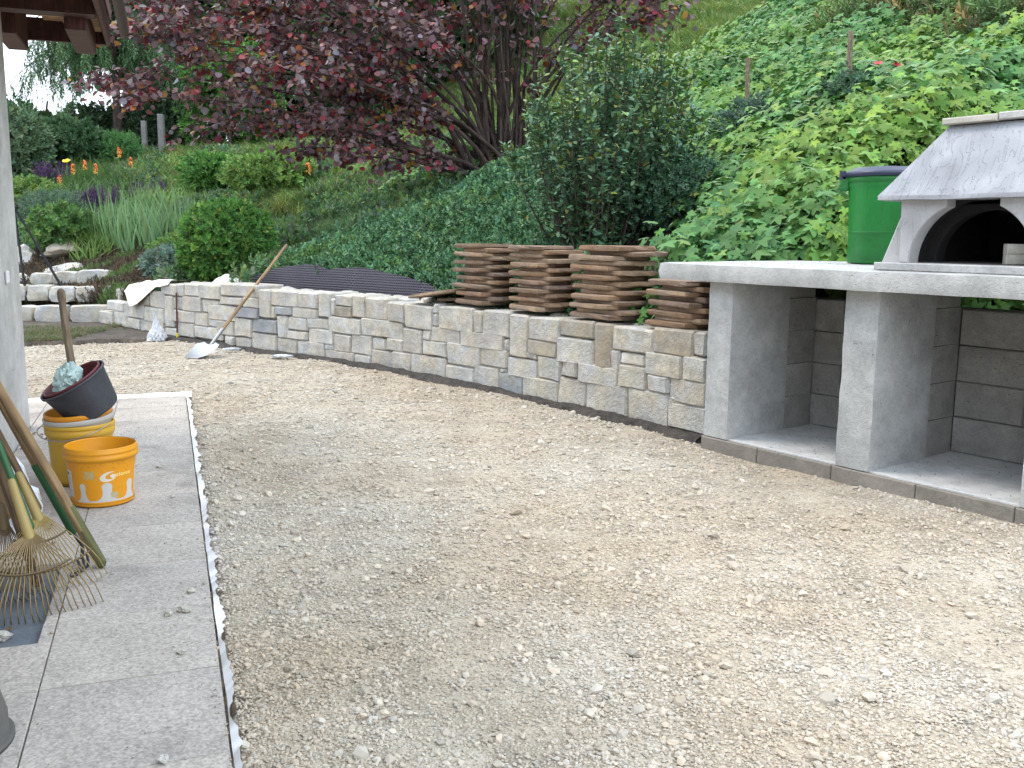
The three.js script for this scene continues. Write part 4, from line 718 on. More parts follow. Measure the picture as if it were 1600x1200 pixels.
// ---------- plants ----------
const hillN = (x, z) => { const e = .15, n = V(hillY(x - e, z) - hillY(x + e, z), 2 * e, hillY(x, z - e) - hillY(x, z + e)); return n.normalize(); };
const rdir = () => { const u = rr(-1, 1), a = rr(0, 6.283), s = Math.sqrt(1 - u * u); return V(s * Math.cos(a), u, s * Math.sin(a)); };
function scatter(n, a0, a1, d0, d1, ok, fn, power = 1) {
  const out = []; for (let i = 0; i < n; i++) { const a = rr(a0, a1), d = lerp(d0, d1, Math.pow(rnd(), power)), [x, z] = fromAD(a, d); if (!inView(x, z)) continue; if ((x + 4.0) ** 2 + ((z + 13.15) * .8) ** 2 < .62) continue; const w = ok(a, d, x, z); if (w <= 0 || (w < 1 && rnd() > w)) continue; const r = fn(x, z, a, d); if (r) out.push(r); } return out;
}
const bigZone = (a, d) => a < 5.35 + (d < 2 ? .5 * d : 1 + .74 * (d - 2)) + .5 * nz(a * .8, d * .8, 3);
const coverZone = (a, d) => !bigZone(a, d) && a > 4 && a < 11.4 + .3 * nz(d, 3) && d < 4.9 + .8 * nz(a * .7, 9) && !(d < .42 && a > 7.6 && a < 11.6);
// low evergreen cover behind the wall
{
  seed(101);
  const moundY = (x, z) => .10 + .17 * (.5 + nz(x * .9, z * .9, 2)) + .07 * nz(x * 3, z * 3, 7);
  const l = scatter(15500, 4, 12, 0.05, 6, (a, d) => coverZone(a, d) ? 1 : 0, (x, z, a, d) => {
    const up = hillN(x, z), y = hillY(x, z) + moundY(x, z) * rr(.5, 1) * (d < .5 ? .6 + .8 * d : 1) - .09, s = rr(.8, 1.15);
    const yel = nz(x * .8, z * .8, 15) > .28 ? .5 : 0, c = rnd() < .08 + yel ? [.13, .24, .075] : pick([[.092, .20, .09], [.105, .225, .10], [.08, .18, .085], [.125, .25, .125]]);
    return [leafMatrix(V(x, y, z), up.add(V(rr(-.35, .35), 0, rr(-.35, .35))), rdir(), s), vary(c, .2)];
  });
  tag(inst('ground_cover', patchGeo(LEAF.sprig, 9, .12, { s: [.06, .12], tilt: .9, h: .09 }), MAT.patchGloss, l), 'dense small leaved blue green ground cover behind the wall', 'ground cover', null, 'stuff');
}
// large lobed leaves on the slope to the right
{
  seed(102);
  const low = [], top = [];
  const hump = (x, z) => .26 + .34 * (nz(x * .75, z * .75, 31) + .35) + .16 * nz(x * 2, z * 2, 8);
  const put = (x, z, a, d, k) => {
    const up = hillN(x, z), near = sstep(14, 6, Math.hypot(x, z)); const y = hillY(x, z) + Math.max(.05, hump(x, z)) * k * (d < .4 ? .55 : 1);
    const s = rr(.8, 1.2) * (rnd() < .15 ? .65 : 1);
    const far = sstep(-.25, .3, nz(x * .6, z * .6, 17) + .5 * nz(x * 2, z * 2, 3)), c0 = rnd() < .10 ? [.19, .29, .06] : pick([[.095, .245, .06], [.11, .265, .066], [.08, .215, .058]]), c1 = pick([[.155, .295, .04], [.13, .265, .04], [.18, .31, .045]]);
    return [leafMatrix(V(x, y, z), up.add(V(rr(-.25, .25) - .1, 0, rr(-.25, .25) + .15)), V(-.6 + rr(-.8, .8), 0, .8 + rr(-.8, .8)), s), vary([0, 1, 2].map((i) => lerp(c0[i], c1[i], far)), .16)];
  };
  const ok = (a, d, x, z) => bigZone(a, d) && !(d < 1.5 && a > 4.9) ? (toSN(x, z)[1] < 1.55 && toSN(x, z)[0] > -.5 ? 0 : fineZone(x, z) ? .22 : 1) : 0;
  const l = scatter(33000, -6, 17, 0, 20, ok, (x, z, a, d) => put(x, z, a, d, rr(.35, 1.05)), .85);
  const l2 = scatter(7500, -4, 5.6, 0, 5, ok, (x, z, a, d) => put(x, z, a, d, rr(.45, 1.1)));
  const gr = grp('leafy_ground_cover'), all = l.concat(l2); [0, 1, 2].forEach((k) => inst('leaves', patchGeo(LEAF.palm, 7, .19, { s: [.055, .14], flat: true, h: .17, seed: 50 + k }), MAT.patch, all.filter((_, i) => i % 3 === k), gr));
  tag(gr, 'large lobed green leaves covering the slope behind the oven', 'ground cover', null, 'stuff');
}
function fineZone(x, z) { const [a, d] = toAD(x, z); const k = d - (5.0 + .30 * (a + 2)); return k > -.7 + .5 * nz(x, z, 2) && k < 1.1 + .6 * nz(x, z, 5) && a < 7.5; }
{
  seed(103);
  const l = scatter(7500, -6, 9, 3, 10, (a, d, x, z) => fineZone(x, z) ? 1 : 0, (x, z) => { const s = rr(.18, .34), y = hillY(x, z) + rr(.05, .42); return [leafMatrix(V(x, y, z), V(rr(-.5, .5), 1, rr(-.5, .5)), rdir(), s, s * 1.3), vary(rnd() < .18 ? [.26, .22, .09] : [.13, .21, .065], .28)]; });
  tag(inst('feathery_weeds', patchGeo(LEAF.fine, 5, .6, { s: [.6, 1.1], sw: 1.2, tilt: .4, h: .5 }), MAT.patchThin, l), 'feathery yellow green weeds in a band across the upper slope', 'weeds', null, 'stuff');
  // meadow higher up and behind the purple tree
  const m = scatter(17000, 3, 30, 4.5, 40, (a, d) => !coverZone(a, d) && !(bigZone(a, d) && d < 19) && a > 5 && a < 26 && (a < 11.5 || d > 5) ? 1 : 0, (x, z, a, d) => { const s = rr(.16, .34) * (1 + d * .03); return [leafMatrix(V(x, hillY(x, z) - .02, z), V(rr(-.3, .3), 1, rr(-.3, .3)), rdir(), s, s * (1.2 + d * .05)), vary(rnd() < .4 ? [.29, .34, .11] : [.19, .31, .08], .25)]; }, 1.5);
  tag(inst('meadow_grass', patchGeo(LEAF.tuft, 6, .7, { s: [.6, 1.1], sw: 1.2, tilt: .25, h: .02 }), MAT.patchThin, m), 'bright meadow grass on the slope around the purple tree', 'grass', null, 'stuff');
  const b = scatter(26000, 7, 14, 4.2, 14, (a, d) => !bigZone(a, d) && nz(a * 1.2, d * 1.2, 6) > -.1 && (a < 11.3 || d > 4) ? 1 : 0, (x, z) => { const s = rr(.05, .12); return [leafMatrix(V(x, hillY(x, z) + rr(.05, .4), z), V(rr(-1, 1), rr(-.2, .6), rr(-1, 1) + .3), V(rr(-.4, .4), 1, .4), s), vary([.15, .32, .06], .3)]; });
  tag(inst('low_weeds', LEAF.round, MAT.leafThin, b), 'bright broad leaved weeds below the purple tree branches', 'weeds', null, 'stuff');
  // garden at the left: thin grass and small leaves between the clumps
  const g1 = scatter(13000, 11, 24, .1, 12, (a, d, x, z) => (a > 13.7 && a < 18.4 && d < 2.4) ? 0 : .9, (x, z, a, d) => { const s = rr(.10, .26); return [leafMatrix(V(x, hillY(x, z) - .02, z), V(rr(-.5, .5), 1, rr(-.5, .5)), rdir(), s, s * 1.4), vary(rnd() < .25 ? [.24, .28, .13] : pick([[.15, .27, .08], [.13, .24, .095], [.20, .31, .09]]), .32)]; });
  tag(inst('garden_grass', patchGeo(LEAF.tuft, 5, .7, { s: [.6, 1.1], sw: 1.2, tilt: .4, h: .02, seed: 9 }), MAT.patchThin, g1), 'mixed low grass filling the flower garden on the bank', 'grass', null, 'stuff');
  const g2 = scatter(30000, 11, 24, .1, 11, (a, d, x, z) => (a > 13.7 && a < 18.4 && d < 2.4) ? 0 : nz(x * .7, z * .7, 12) > -.05 ? 1 : 0, (x, z) => { const s = rr(.10, .2); return [leafMatrix(V(x, hillY(x, z) + rr(0, .25), z), V(rr(-.6, .6), 1, rr(-.6, .6)), rdir(), s), vary(pick([[.11, .23, .08], [.085, .18, .08], [.17, .28, .08], [.16, .23, .13]]), .3)]; });
  tag(inst('garden_herbs', LEAF.sprig, MAT.leafThin, g2), 'low mixed herbs between the flower clumps on the bank', 'herbs', null, 'stuff');
  const h = scatter(34000, 13.5, 18.5, .1, 2.7, () => 1, (x, z, a, d) => { const s = rr(.08, .17), gr = nz(x * 1.3, z * 1.3, 4) > .12; return [leafMatrix(V(x, hillY(x, z) + rr(0, .12), z), V(rr(-.7, .7), 1, rr(-.7, .7)), rdir(), s, s), vary(gr ? [.13, .20, .06] : pick([[.12, .085, .055], [.15, .11, .065], [.09, .075, .055]]), .3)]; });
  tag(inst('heather_mat', LEAF.fine, MAT.needle, h), 'low brown heather mat sloping above the stone steps', 'heather', null, 'stuff');
}
// a bush: woody stems and a crown of leaf instances through its volume
function bush(name, label, cat, o) {
  const g = grp(name, o.x, o.y ?? hillY(o.x, o.z), o.z), list = []; const [rx, ry, rz] = o.r, lump = o.lump ?? .22;
  for (let k = 0; k < (o.stems ?? 5); k++) { const a = k * 2.4, q = V(Math.cos(a) * rx * .5, ry * 1.1, Math.sin(a) * rz * .5); part('stem', taper([V(Math.cos(a) * .04, -.05, Math.sin(a) * .04), q.clone().multiplyScalar(.5).add(V(.03, .08, 0)), q], o.sr ?? .018, .005, 5, 5), o.bark ?? MAT.barkGrey, g); }
  for (let i = 0; i < o.n; i++) {
    const u = rdir(), shell = Math.pow(rnd(), o.fill ?? .28), k = (1 + lump * 1.6 * nz(u.x * 1.9 + o.x, u.y * 1.9, u.z * 1.9 + o.z) + lump * .5 * nz(u.x * 5, u.y * 5 + o.x, u.z * 5)) * shell; const p = V(u.x * rx * k, ry + u.y * ry * k, u.z * rz * k);
    if (p.y < -.1) continue; if (o.gap && nz((p.x + o.x) * o.gap, p.y * o.gap, p.z * o.gap) < -.22) continue;
    const dir = u.clone().multiplyScalar(o.out ?? .8).add(V(rr(-.6, .6), rr(-.6, .6) + (o.droop ?? .15), rr(-.6, .6))), s = o.s * rr(.65, 1.25);
    list.push([leafMatrix(p, dir, u.clone().add(V(rr(-.6, .6), rr(-.2, .8), rr(-.6, .6))), s, s * (o.sw ?? 1)), vary(rnd() < (o.alt ?? .12) ? o.c2 ?? o.c : o.c, .28)]);
  }
  const f = inst('foliage', LEAF[o.leaf ?? 'sprig'], o.mat ?? MAT.leaf, list, g); tag(g, label, cat, o.group); return g;
}
seed(111);
bush('round_shrub', 'dense round green shrub behind the wall by the shovel', 'shrub', { x: -4.12, z: -13.75, y: .62, r: [.62, .58, .6], n: 5200, s: .115, c: [.10, .25, .05], c2: [.2, .34, .065], alt: .2, lump: .10, fill: .2, leaf: 'sprig' });
bush('silver_shrub', 'small blue grey shrub beside the round shrub', 'shrub', { x: -5.3, z: -14.9, r: [.42, .26, .4], n: 1300, s: .11, c: [.17, .26, .20], c2: [.3, .38, .3], alt: .25, lump: .2 });
bush('low_shrub', 'pale green low shrub spilling below the round shrub', 'shrub', { x: -5.0, z: -15.3, r: [.7, .28, .5], n: 1500, s: .12, c: [.17, .29, .07], alt: .1 });
bush('garden_shrub', 'mid green leafy shrub above the round shrub', 'shrub', { x: -6.45, z: -20.9, r: [.65, .42, .6], n: 2000, s: .17, c: [.10, .25, .05], c2: [.17, .34, .06] });
bush('garden_shrub', 'bright yellow green shrub right of the mid green shrub', 'shrub', { x: -5.1, z: -20.2, r: [.9, .42, .7], n: 2300, s: .17, c: [.19, .32, .075], c2: [.25, .35, .08] });
bush('garden_shrub', 'small round bush on the bank below the concrete post', 'shrub', { x: -9.45, z: -23.2, r: [.5, .40, .5], n: 1700, s: .15, c: [.085, .22, .06], lump: .12, leaf: 'fine' });
bush('garden_shrub', 'dark bush in front of the weeping larch', 'shrub', { x: -10.6, z: -23.0, r: [.9, .5, .7], n: 1700, s: .22, c: [.06, .13, .05], lump: .25 });
bush('garden_shrub', 'broad leaved grey green bush beside the house corner', 'shrub', { x: -11.2, z: -21.6, r: [.8, .85, .7], n: 2400, s: .19, c: [.12, .20, .10], c2: [.2, .28, .16], lump: .3 });
bush('peony_plant', 'small bushy peony on bare stems among the rocks', 'plant', { x: -8.15, z: -17.2, r: [.48, .34, .4], n: 520, s: .16, c: [.11, .23, .06], c2: [.17, .3, .07], lump: .3, stems: 9, leaf: 'sprig', y: hillY(-8.15, -17.2) + .22 });
bush('garden_shrub', 'yellow green perennial clump by the tripod top', 'plant', { x: -9.9, z: -19.6, r: [.7, .4, .5], n: 1300, s: .15, c: [.17, .28, .065] });
bush('garden_shrub', 'fine leaved grey green clump behind the peony', 'plant', { x: -8.9, z: -18.6, r: [.6, .35, .5], n: 1500, s: .16, c: [.12, .20, .12], leaf: 'fine' });
bush('rose_bush', 'dark leaved rose bush carrying red blooms beside the stake', 'rose bush', { x: 3.4, z: -9.7, y: hillY(3.4, -9.7) + .1, r: [.34, .26, .3], n: 420, s: .10, c: [.08, .16, .085], lump: .3 });
bush('rose_bush', 'dark bluish rose bush below the grey stake', 'rose bush', { x: 2.62, z: -10.7, y: hillY(2.62, -10.7) + .1, r: [.36, .22, .3], n: 380, s: .10, c: [.09, .16, .11], lump: .3 });
{
  seed(115); const bloom = mergeGeometries([0, 1, 2, 3, 4, 5].map((k) => { const q = LEAF.round.clone(); q.scale(.05, .05, .05); q.rotateX(-.9); q.rotateY(k * 1.05); return q; })); const red = P(.50, .035, .045, { roughness: .6, transmission: .2 });
  const spots = ['on the highest shoot by the stake', 'on the low outer shoot', 'above the bin lid', 'close beside the stake'];
  [[3.50, .66, -9.5], [3.08, .40, -9.62], [3.72, .58, -9.62], [3.28, .62, -9.55]].forEach(([x, h, z], i) => { const m = part('rose_bloom', bloom, red); m.position.set(x, hillY(x, z) + h, z); m.rotation.set(.5, i, .2); tag(m, 'red rose bloom ' + spots[i], 'flower', 'red roses beside the stake'); });
}
// iris, day lily and grass clumps: long blades
function clump(name, label, o) { const g = grp(name, o.x, hillY(o.x, o.z), o.z), l = [], geo = bladeGeo(o.w ?? .03, o.bend ?? .35, 6); for (let i = 0; i < o.n; i++) { const a = rr(0, 6.283), r = Math.sqrt(rnd()) * o.r; const p = V(Math.cos(a) * r * (o.ex ?? 1), 0, Math.sin(a) * r), dir = V(p.x * .5 / o.r + rr(-.2, .2) + (o.lean ?? 0), 1, p.z * .5 / o.r + rr(-.2, .2)); p.y = hillY(o.x + p.x, o.z + p.z) - g.position.y; l.push([leafMatrix(p, dir, V(-p.x + rr(-.3, .3), .1, -p.z + rr(-.3, .3)), o.h * rr(.65, 1.1), o.h), vary(o.c, .25)]); } inst('leaf_blades', geo, MAT.leafThin, l, g); tag(g, label, 'plant', o.group); return g; }
clump('iris_clump', 'broad clump of upright pale green iris leaves', { x: -6.75, z: -17.6, r: .62, ex: 1.35, n: 420, h: .95, c: [.22, .36, .16], w: .028, lean: -.1 });
clump('lily_clump', 'arching bright green day lily clump by the rocks', { x: -7.45, z: -17.1, r: .42, n: 300, h: .62, c: [.16, .27, .05], bend: .8 });
clump('lily_clump', 'yellow green blade clump above the iris leaves', { x: -7.1, z: -19.6, r: .6, n: 300, h: .62, c: [.17, .29, .06], bend: .7 });
clump('poker_clump', 'narrow leaved clump under the orange poker flowers', { x: -8.9, z: -20.3, r: .6, n: 420, h: .75, c: [.11, .22, .06], w: .018, bend: .6 });
clump('lily_clump', 'tall grassy clump beside the purple sage', { x: -9.3, z: -21.2, r: .5, n: 260, h: .6, c: [.10, .2, .05], bend: .6 });
// flower spikes
function spike(label, cat, name, x, z, h, cols, group, r = .035, len = .22) {
  const y = hillY(x, z), g = grp(name, x, y, z), fl = []; part('stalk', rod([0, 0, 0], [rr(-.04, .04), h, rr(-.04, .04)], .008, .006, 5), M(.10, .17, .05), g);
  const fm = P(1, 1, 1, { roughness: .7 }); const pet = LEAF.slim; for (let i = 0; i < 70; i++) { const t = rnd(), a = rr(0, 6.283), k = Math.sin(Math.PI * clamp(.12 + .85 * t)) * r; const c = cols.length > 1 ? [0, 1, 2].map((q) => lerp(cols[1][q], cols[0][q], t)) : cols[0]; fl.push([leafMatrix(V(Math.cos(a) * k * .3, h - len + t * len, Math.sin(a) * k * .3), V(Math.cos(a), cols.length > 1 ? -.6 : .6, Math.sin(a)), V(0, 1, 0), r * 1.6, r * 3), vary(c, .2)]); }
  inst('florets', pet, fm, fl, g); tag(g, label, cat, group);
}
seed(117);
{
  const tell = ['tallest of the orange poker group', 'at the front of the orange poker group', 'at the side of the orange poker group', 'standing apart near the round bush', 'shortest of the orange poker group', 'behind the orange poker group'];
  [[-8.95, -20.2, 1.0], [-9.25, -20.3, .85], [-8.75, -20.25, .92], [-8.15, -20.6, .95], [-9.45, -20.1, .70], [-8.5, -20.9, 1.0]].forEach(([x, z, h], i) => spike('orange red hot poker flower ' + tell[i], 'flower', 'poker_flower', x, z, h, [[.72, .12, .03], [.78, .42, .08]], 'orange poker flowers on the bank', .036, .20));
  [[-4.55, -19.9, .55], [-4.25, -20.0, .6], [-4.75, -20.1, .5]].forEach(([x, z, h], i) => spike('orange poker flower under the purple branches, ' + ['middle one', 'beside the bright weeds', 'lowest one'][i], 'flower', 'poker_flower', x, z, h, [[.72, .14, .03], [.8, .5, .1]], 'poker flowers under the purple tree', .05, .26));
}
function sage(label, x, z, r, n, h) { const g = grp('purple_sage', x, hillY(x, z), z), l = [], lf = []; for (let i = 0; i < n; i++) { const a = rr(0, 6.28), q = Math.sqrt(rnd()) * r, px = Math.cos(a) * q, pz = Math.sin(a) * q, hh = h * rr(.65, 1.1), y0 = hillY(x + px, z + pz) - g.position.y; lf.push([leafMatrix(V(px, y0, pz), V(rr(-.4, .4), 1, rr(-.4, .4)), rdir(), hh * .7), vary([.07, .14, .06], .25)]); for (let k = 0; k < 5; k++) l.push([leafMatrix(V(px + px * .15 * k / 5, y0 + hh * (.5 + .1 * k), pz), V(rr(-.25, .25), 1, rr(-.25, .25)), rdir(), .16, .12), vary(pick([[.075, .035, .10], [.10, .05, .13], [.06, .03, .075]]), .25)]); } inst('leaves', LEAF.sprig, MAT.leaf, lf, g); inst('flower_spikes', LEAF.fine, P(1, 1, 1, { roughness: .8 }), l, g); tag(g, label, 'plant', 'purple sage clumps in the garden'); }
sage('dark purple sage clump beside the iris leaves', -8.3, -19.2, .38, 60, .58); sage('pale purple sage clump behind the iris leaves', -7.65, -20.2, .36, 45, .45); sage('faded purple sage clump below the dark bush', -10.0, -20.9, .4, 40, .5);
{
  const names = ['nearest the house wall', 'at the tripod head', 'standing right of the tripod head', 'highest of the yellow flowers']; const gm = mergeGeometries([0, 1, 2, 3, 4].map((k) => { const q = LEAF.round.clone(); q.scale(.11, .11, .11); q.rotateX(-.8); q.rotateY(k * 1.26); return q; })), ym = P(.78, .55, .02, { roughness: .6, transmission: .2 });
  [[-10.2, -19.4, .75], [-9.95, -19.3, .66], [-9.55, -19.4, .66], [-9.4, -20.4, .8]].forEach(([x, z, h], i) => { const g = grp('yellow_flower', x, hillY(x, z), z); part('stalk', rod([0, 0, 0], [0, h, .03], .008, .006, 5), M(.1, .18, .05), g); const b = part('petals', gm, ym, g); b.position.set(0, h, .03); b.rotation.x = .5; tag(g, 'yellow flower ' + names[i], 'flower', 'yellow flowers by the tripod'); });
}
// evergreen shrub with upright shoots beside the slab stacks
{
  seed(121); const x0 = .88, z0 = -9.55, g = grp('evergreen_shrub', x0, hillY(x0, z0), z0), l = [];
  for (let k = 0; k < 120; k++) {
    const a = rr(0, 6.283), q = Math.sqrt(rnd()), bx = Math.cos(a) * q * .35, bz = Math.sin(a) * q * .3, ex = Math.cos(a) * q * rr(.7, 1.1), ez = Math.sin(a) * q * .9, h = rr(.72, 1.0) * lerp(2.25, 1.45, q * q) * (rnd() < .25 ? 1.1 : 1); const by = hillY(x0 + bx, z0 + bz) - g.position.y - .05;
    const pts = [V(bx, by, bz), V(lerp(bx, ex, .6), by + h * .5, lerp(bz, ez, .6)), V(ex + rr(-.08, .08), by + h, ez)], c = new THREE.CatmullRomCurve3(pts); part('stem', taper(pts, .013, .004, 4, 5), MAT.barkGrey, g);
    for (let i = 0; i < 125; i++) { const t = Math.pow(rnd(), .65), p = c.getPoint(t), w = lerp(.20, .06, t * t); p.add(rdir().multiplyScalar(w * rnd())); const s = rr(.05, .088), young = t > .85 && rnd() < .35; l.push([leafMatrix(p, V(rr(-1, 1), rr(-.2, .9), rr(-1, 1) + .15), V(rr(-.6, .6), 1, rr(-.6, .8)), s, s * .95), vary(young ? [.17, .26, .06] : rnd() < .05 ? [.25, .23, .06] : pick([[.10, .20, .105], [.12, .235, .12], [.088, .18, .10], [.155, .27, .145]]), .28)]); }
  }
  inst('foliage', LEAF.ovate, MAT.leafGloss, l, g); tag(g, 'tall dark evergreen shrub with upright shoots behind the slab stacks', 'shrub');
}
bush('skirt_shrub', 'dark low leafy shrub at the foot of the tall evergreen', 'shrub', { x: 1.45, z: -9.3, r: [.6, .34, .45], n: 2300, s: .085, c: [.075, .155, .085], leaf: 'sprig', lump: .25, mat: MAT.leafGloss });
// purple leaved hazel
{
  seed(131); const x0 = -.2, z0 = -14.8, y0 = hillY(x0, z0), g = grp('purple_hazel', x0, y0, z0), leaves = [];
  const ends = [[-6.0, 4.05, 1.2], [-5.9, 3.55, .6], [-5.3, 3.2, 1.4], [-4.6, 3.0, .2], [-3.8, 2.95, 1.0], [-3.1, 2.62, .4], [-2.3, 2.45, 1.1], [-6.1, 4.8, .4], [-5.6, 4.5, -.4], [-4.9, 4.2, 1.3], [-4.1, 3.85, -.5], [-3.3, 3.6, 1.5], [-2.5, 3.4, .2], [-5.7, 5.6, 1.0], [-4.9, 5.4, -.8], [-4.1, 5.1, .9], [-3.1, 4.9, -.6], [-2.2, 4.7, 1.4], [-1.5, 4.2, 1.6], [-4.3, 6.3, .2], [-3.1, 6.5, 1.0], [-2.0, 6.8, -.8], [-1.2, 6.9, .8], [-.4, 7.2, -.3], [.1, 7.1, .8], [.6, 6.7, -.5], [1.2, 6.0, .4], [2.9, 4.95, .5], [2.3, 4.55, .9], [1.7, 5.0, .2], [2.2, 5.2, .8], [-.5, 6.2, -.4], [.5, 5.4, 1.0], [2.6, 5.4, 0], [.1, 5.6, 1.2], [-.9, 5.4, 1.5], [-.1, 6.0, 1.3], [-3.5, 4.3, .3], [-4.6, 4.7, .4], [-5.2, 3.9, .2], [-2.8, 5.6, .3]];
  const bark = MAT.bark, branchGeos = [];
  const leafAt = (p, dirx) => {
    const X = p.x + x0; const warm = sstep(.1, .5, nz(p.x * .7, p.y * .7, p.z * .7)); const k = rnd();
    let c; if (k < .06 + .16 * warm) c = pick([[.34, .14, .04], [.28, .10, .035], [.36, .20, .05]]); else if (k < .17 + .2 * warm) c = pick([[.27, .035, .045], [.30, .05, .05], [.22, .028, .05]]); else if (k < .9) c = pick([[.17, .096, .102], [.195, .112, .116], [.145, .084, .09], [.215, .112, .115]]); else c = [.21, .19, .20];
    const s = rr(.06, .115); leaves.push([leafMatrix(p, V(rr(-1, 1) + dirx * .3, rr(-.9, .25), rr(-1, 1)), V(rr(-.9, .9), rr(.2, 1.1), rr(-.5, 1)), s, s * rr(.9, 1.1)), vary(c, .3)]);
  };
  ends.forEach(([ex, ey, ez], k) => {
    const E = V(ex - x0, ey - y0, ez), a = rr(0, 6.28), sp = ex < -1 ? -1 : ex > 1 ? 1 : 0, B = V(sp * .1 + Math.cos(a) * .28 + (k % 3 ? 0 : .25), -.1, Math.sin(a) * .22); B.y = hillY(x0 + B.x, z0 + B.z) - y0 - .1;
    const L = B.distanceTo(E), up = Math.min(E.y * .75, 1.0 + .28 * E.y), mid = V(lerp(B.x, E.x, .32) + rr(-.12, .12), lerp(B.y, E.y, .42) + up * .32, lerp(B.z, E.z, .4)), pts = [B, V(lerp(B.x, mid.x, .38), lerp(B.y, mid.y, .55), lerp(B.z, mid.z, .45)), mid, V(lerp(mid.x, E.x, .55), lerp(mid.y, E.y, .62) + .10 * L * .3, lerp(mid.z, E.z, .5)), E];
    const c = new THREE.CatmullRomCurve3(pts); part('stem', taper(pts, rr(.032, .058), .006, 6, 12), bark, g);
    const nb = Math.round(6 + L * 1.7); for (let i = 0; i < nb; i++) {
      const t = lerp(.34, 1, Math.pow((i + rnd()) / nb, .8)), o = c.getPoint(t), tg = c.getTangent(t), dir = tg.clone().multiplyScalar(.75).add(V(rr(-1, 1), rr(-.45, .65), rr(-1, 1)).multiplyScalar(.75)), len = rr(.5, 1.15) * lerp(1, .65, t); dir.normalize();
      const tip = o.clone().addScaledVector(dir, len).add(V(0, -.06 * len, 0)), md = o.clone().lerp(tip, .5).add(V(rr(-.06, .06), .05, rr(-.06, .06))); branchGeos.push(taper([o, md, tip], .009, .003, 4, 4));
      const cc = new THREE.CatmullRomCurve3([o, md, tip]); const dens = ex < -1.6 ? 50 : ex > 1 ? 22 : 26, inner = lerp(.35, 1, sstep(.3, .75, t));
      for (let q = 0; q < dens * len * inner; q++) { const p = cc.getPoint(rr(.15, 1)).add(rdir().multiplyScalar(rr(.02, .22))); leafAt(p, dir.x); }
      if (rnd() < .7) { const o2 = cc.getPoint(.5), t2 = o2.clone().add(V(rr(-.5, .5), rr(-.25, .25), rr(-.5, .5)).multiplyScalar(len)); branchGeos.push(taper([o2, o2.clone().lerp(t2, .5).add(V(0, .02, 0)), t2], .005, .002, 3, 3)); for (let q = 0; q < 14 * inner; q++) leafAt(o2.clone().lerp(t2, rr(.2, 1)).add(rdir().multiplyScalar(rr(.0, .14))), 0); }
    }
  });
  for (let k = 0; k < 20; k++) { const a = rr(0, 6.28), q = rr(.1, .45), B = V(Math.cos(a) * q + .12, 0, Math.sin(a) * q * .7); B.y = hillY(x0 + B.x, z0 + B.z) - y0 - .1; const E = V(B.x * 1.6 + rr(-.45, .3), rr(2.8, 4.6), B.z * 2 + rr(-.5, .5)); part('stem', taper([B, B.clone().lerp(E, .5).add(V(rr(-.12, .12), 0, rr(-.1, .1))), E], rr(.018, .04), .008, 5, 8), bark, g); }
  part('branches', mergeGeometries(branchGeos), bark, g).userData.kind = 'stuff';
  inst('foliage', LEAF.round, leafMat({ transmission: .38, roughness: .55 }), leaves, g);
  tag(g, 'many stemmed purple leaved hazel spreading over the bank', 'tree'); console.log('hazel leaves', leaves.length);
}
// trees behind the garden
function tree(name, label, o) {
  const y = hillY(o.x, o.z), g = grp(name, o.x, y, o.z), l = []; part('trunk', taper([V(0, -.2, 0), V(.05, o.h * .35, 0), V(-.05, o.h * .7, .05), V(0, o.h * .95, 0)], o.tr ?? .14, .03, 8, 8), MAT.bark, g);
  const lim = []; o.balls.forEach(([bx, by, bz, r, n]) => { lim.push(taper([V(0, by * .6, 0), V(bx * .5, by * .85, bz * .5), V(bx, by, bz)], .05, .01, 5, 5)); for (let i = 0; i < n; i++) { const u = rdir(), k = r * Math.pow(rnd(), .33) * (1 + .5 * nz(u.x * 2 + bx, u.y * 2 + by, u.z * 2)), p = V(bx + u.x * k, by + u.y * k * .85, bz + u.z * k); const s = o.s * rr(.6, 1.3); l.push([leafMatrix(p, u.clone().add(V(rr(-.7, .7), rr(-.8, .4), rr(-.7, .7))), u.clone().add(rdir()), s), vary(rnd() < .12 ? o.c2 ?? o.c : o.c, .3)]); } });
  part('limbs', mergeGeometries(lim), MAT.bark, g); inst('crown', LEAF[o.leaf ?? 'cluster'], o.mat ?? MAT.leaf, l, g); tag(g, label, 'tree', 'trees behind the garden');
}
seed(141);
const ball = (n, w, h0, h1, r, cnt) => { const o = []; for (let i = 0; i < n; i++) o.push([rr(-w, w), rr(h0, h1), rr(-w, w) * .6, r * rr(.7, 1.2), cnt]); return o; };
tree('broadleaf_tree', 'dark broadleaf tree behind the pale concrete post', { x: -9.3, z: -30, h: 8, balls: ball(16, 1.7, 1.2, 8, 1.25, 230), s: .5, c: [.04, .085, .03], c2: [.11, .19, .045] });
tree('broadleaf_tree', 'deep green tree rising behind the purple foliage', { x: -6.4, z: -31, h: 8.5, balls: ball(16, 2.0, 1.0, 8.5, 1.4, 230), s: .5, c: [.04, .095, .03], c2: [.13, .25, .05] });
tree('broadleaf_tree', 'green tree beyond the densest purple leaves', { x: -2.6, z: -33, h: 9, balls: ball(14, 2.2, 1.5, 8.5, 1.5, 200), s: .55, c: [.045, .10, .03], c2: [.1, .18, .04] });
tree('broadleaf_tree', 'tall dark tree above the eaves gutter', { x: -11.9, z: -31.5, h: 10, balls: ball(15, 1.3, 4.2, 10.5, 1.1, 200), s: .45, c: [.05, .095, .035], c2: [.12, .19, .06] });
tree('bushy_tree', 'bright green bush showing under the purple leaves', { x: -7.4, z: -25.2, h: 2.4, tr: .06, balls: ball(9, .9, .6, 2.3, .6, 220), s: .22, c: [.085, .20, .035], c2: [.14, .28, .05], leaf: 'sprig' });
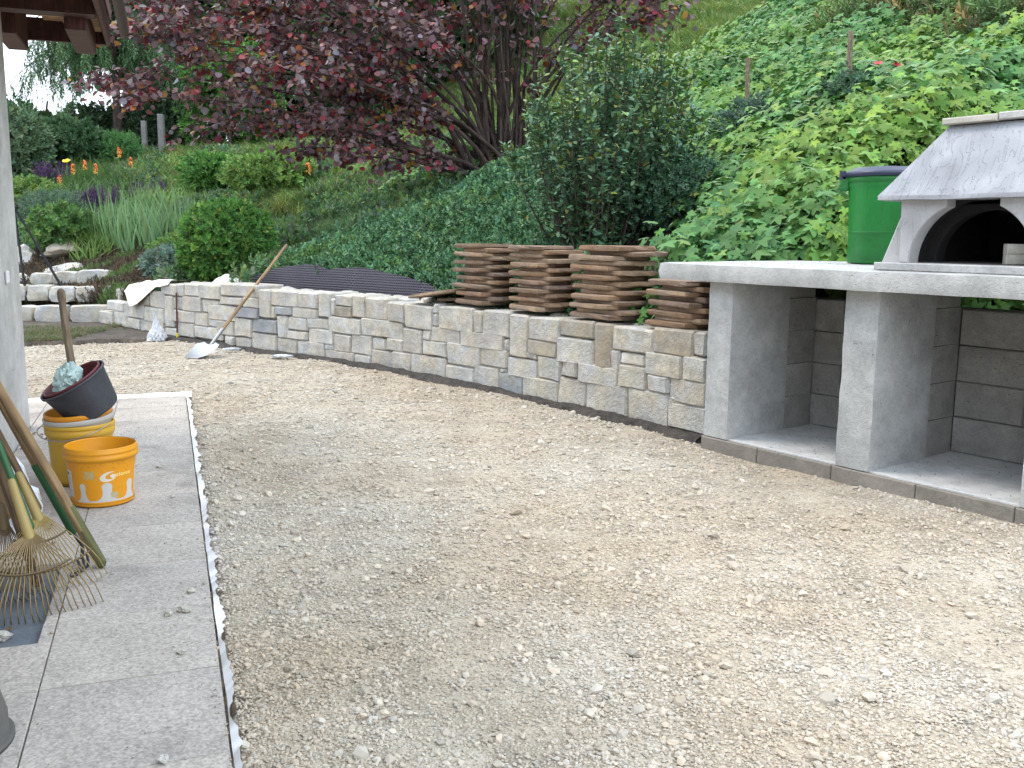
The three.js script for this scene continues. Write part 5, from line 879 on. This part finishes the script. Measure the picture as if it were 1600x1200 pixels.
tree('bushy_tree', 'dark hedge like tree below the larch strands', { x: -10.6, z: -27.5, h: 2.6, tr: .08, balls: ball(9, 1.6, .4, 1.3, .7, 330), s: .25, leaf: 'sprig', c: [.045, .095, .04] });
tree('bushy_tree', 'dark evergreen mass beside the house corner', { x: -13.4, z: -25.5, h: 3, tr: .08, balls: ball(9, 1.6, .3, 1.2, .7, 330), s: .24, leaf: 'sprig', c: [.06, .125, .05], c2: [.11, .2, .07] });
tree('bushy_tree', 'low far bush line beneath the bright sky gap', { x: -14.8, z: -31, h: 2.2, tr: .08, balls: ball(9, 2.4, .1, 1.1, .8, 200), s: .3, c: [.04, .085, .03] });
// weeping larch
{
  seed(151); const x0 = -11.6, z0 = -26.2, y0 = hillY(x0, z0), g = grp('weeping_larch', x0, y0, z0), l = [], bg = []; part('trunk', taper([V(.9, -.2, 0), V(.95, 2, 0), V(.9, 4.5, .1), V(.8, 7, 0)], .15, .03, 8, 8), MAT.bark, g);
  for (let k = 0; k < 62; k++) { const h = rr(2.4, 6.8), a = rr(0, 6.283), R0 = lerp(2.3, .9, (h - 2.4) / 4.6) * rr(.7, 1.1), E = V(.9 + Math.cos(a) * R0 * 1.15, h - R0 * rr(.05, .35), Math.sin(a) * R0), pts = [V(.9, h, 0), V(lerp(.9, E.x, .5), h + .22, E.z * .5), E], c = new THREE.CatmullRomCurve3(pts); bg.push(taper(pts, .03, .008, 4, 5));
    for (let i = 0; i < 22; i++) { const o = c.getPoint(rr(.25, 1)), len = rr(.35, 1.25); const n = Math.round(len * 10); for (let q = 0; q < n; q++) { const s = rr(.18, .30); l.push([leafMatrix(o.clone().add(V(rr(-.04, .04) + .05 * Math.sin(q), -len * q / n, rr(-.04, .04))), V(rr(-.5, .5), -1, rr(-.5, .5)), rdir(), s, s * .9), vary(pick([[.10, .19, .08], [.08, .155, .065], [.12, .21, .09]]), .25)]); } } }
  part('limbs', mergeGeometries(bg), MAT.bark, g); inst('foliage', LEAF.fine, MAT.needle, l, g); tag(g, 'weeping larch with hanging green strands beside the eaves', 'tree');
}

renderer.render(scene, camera);
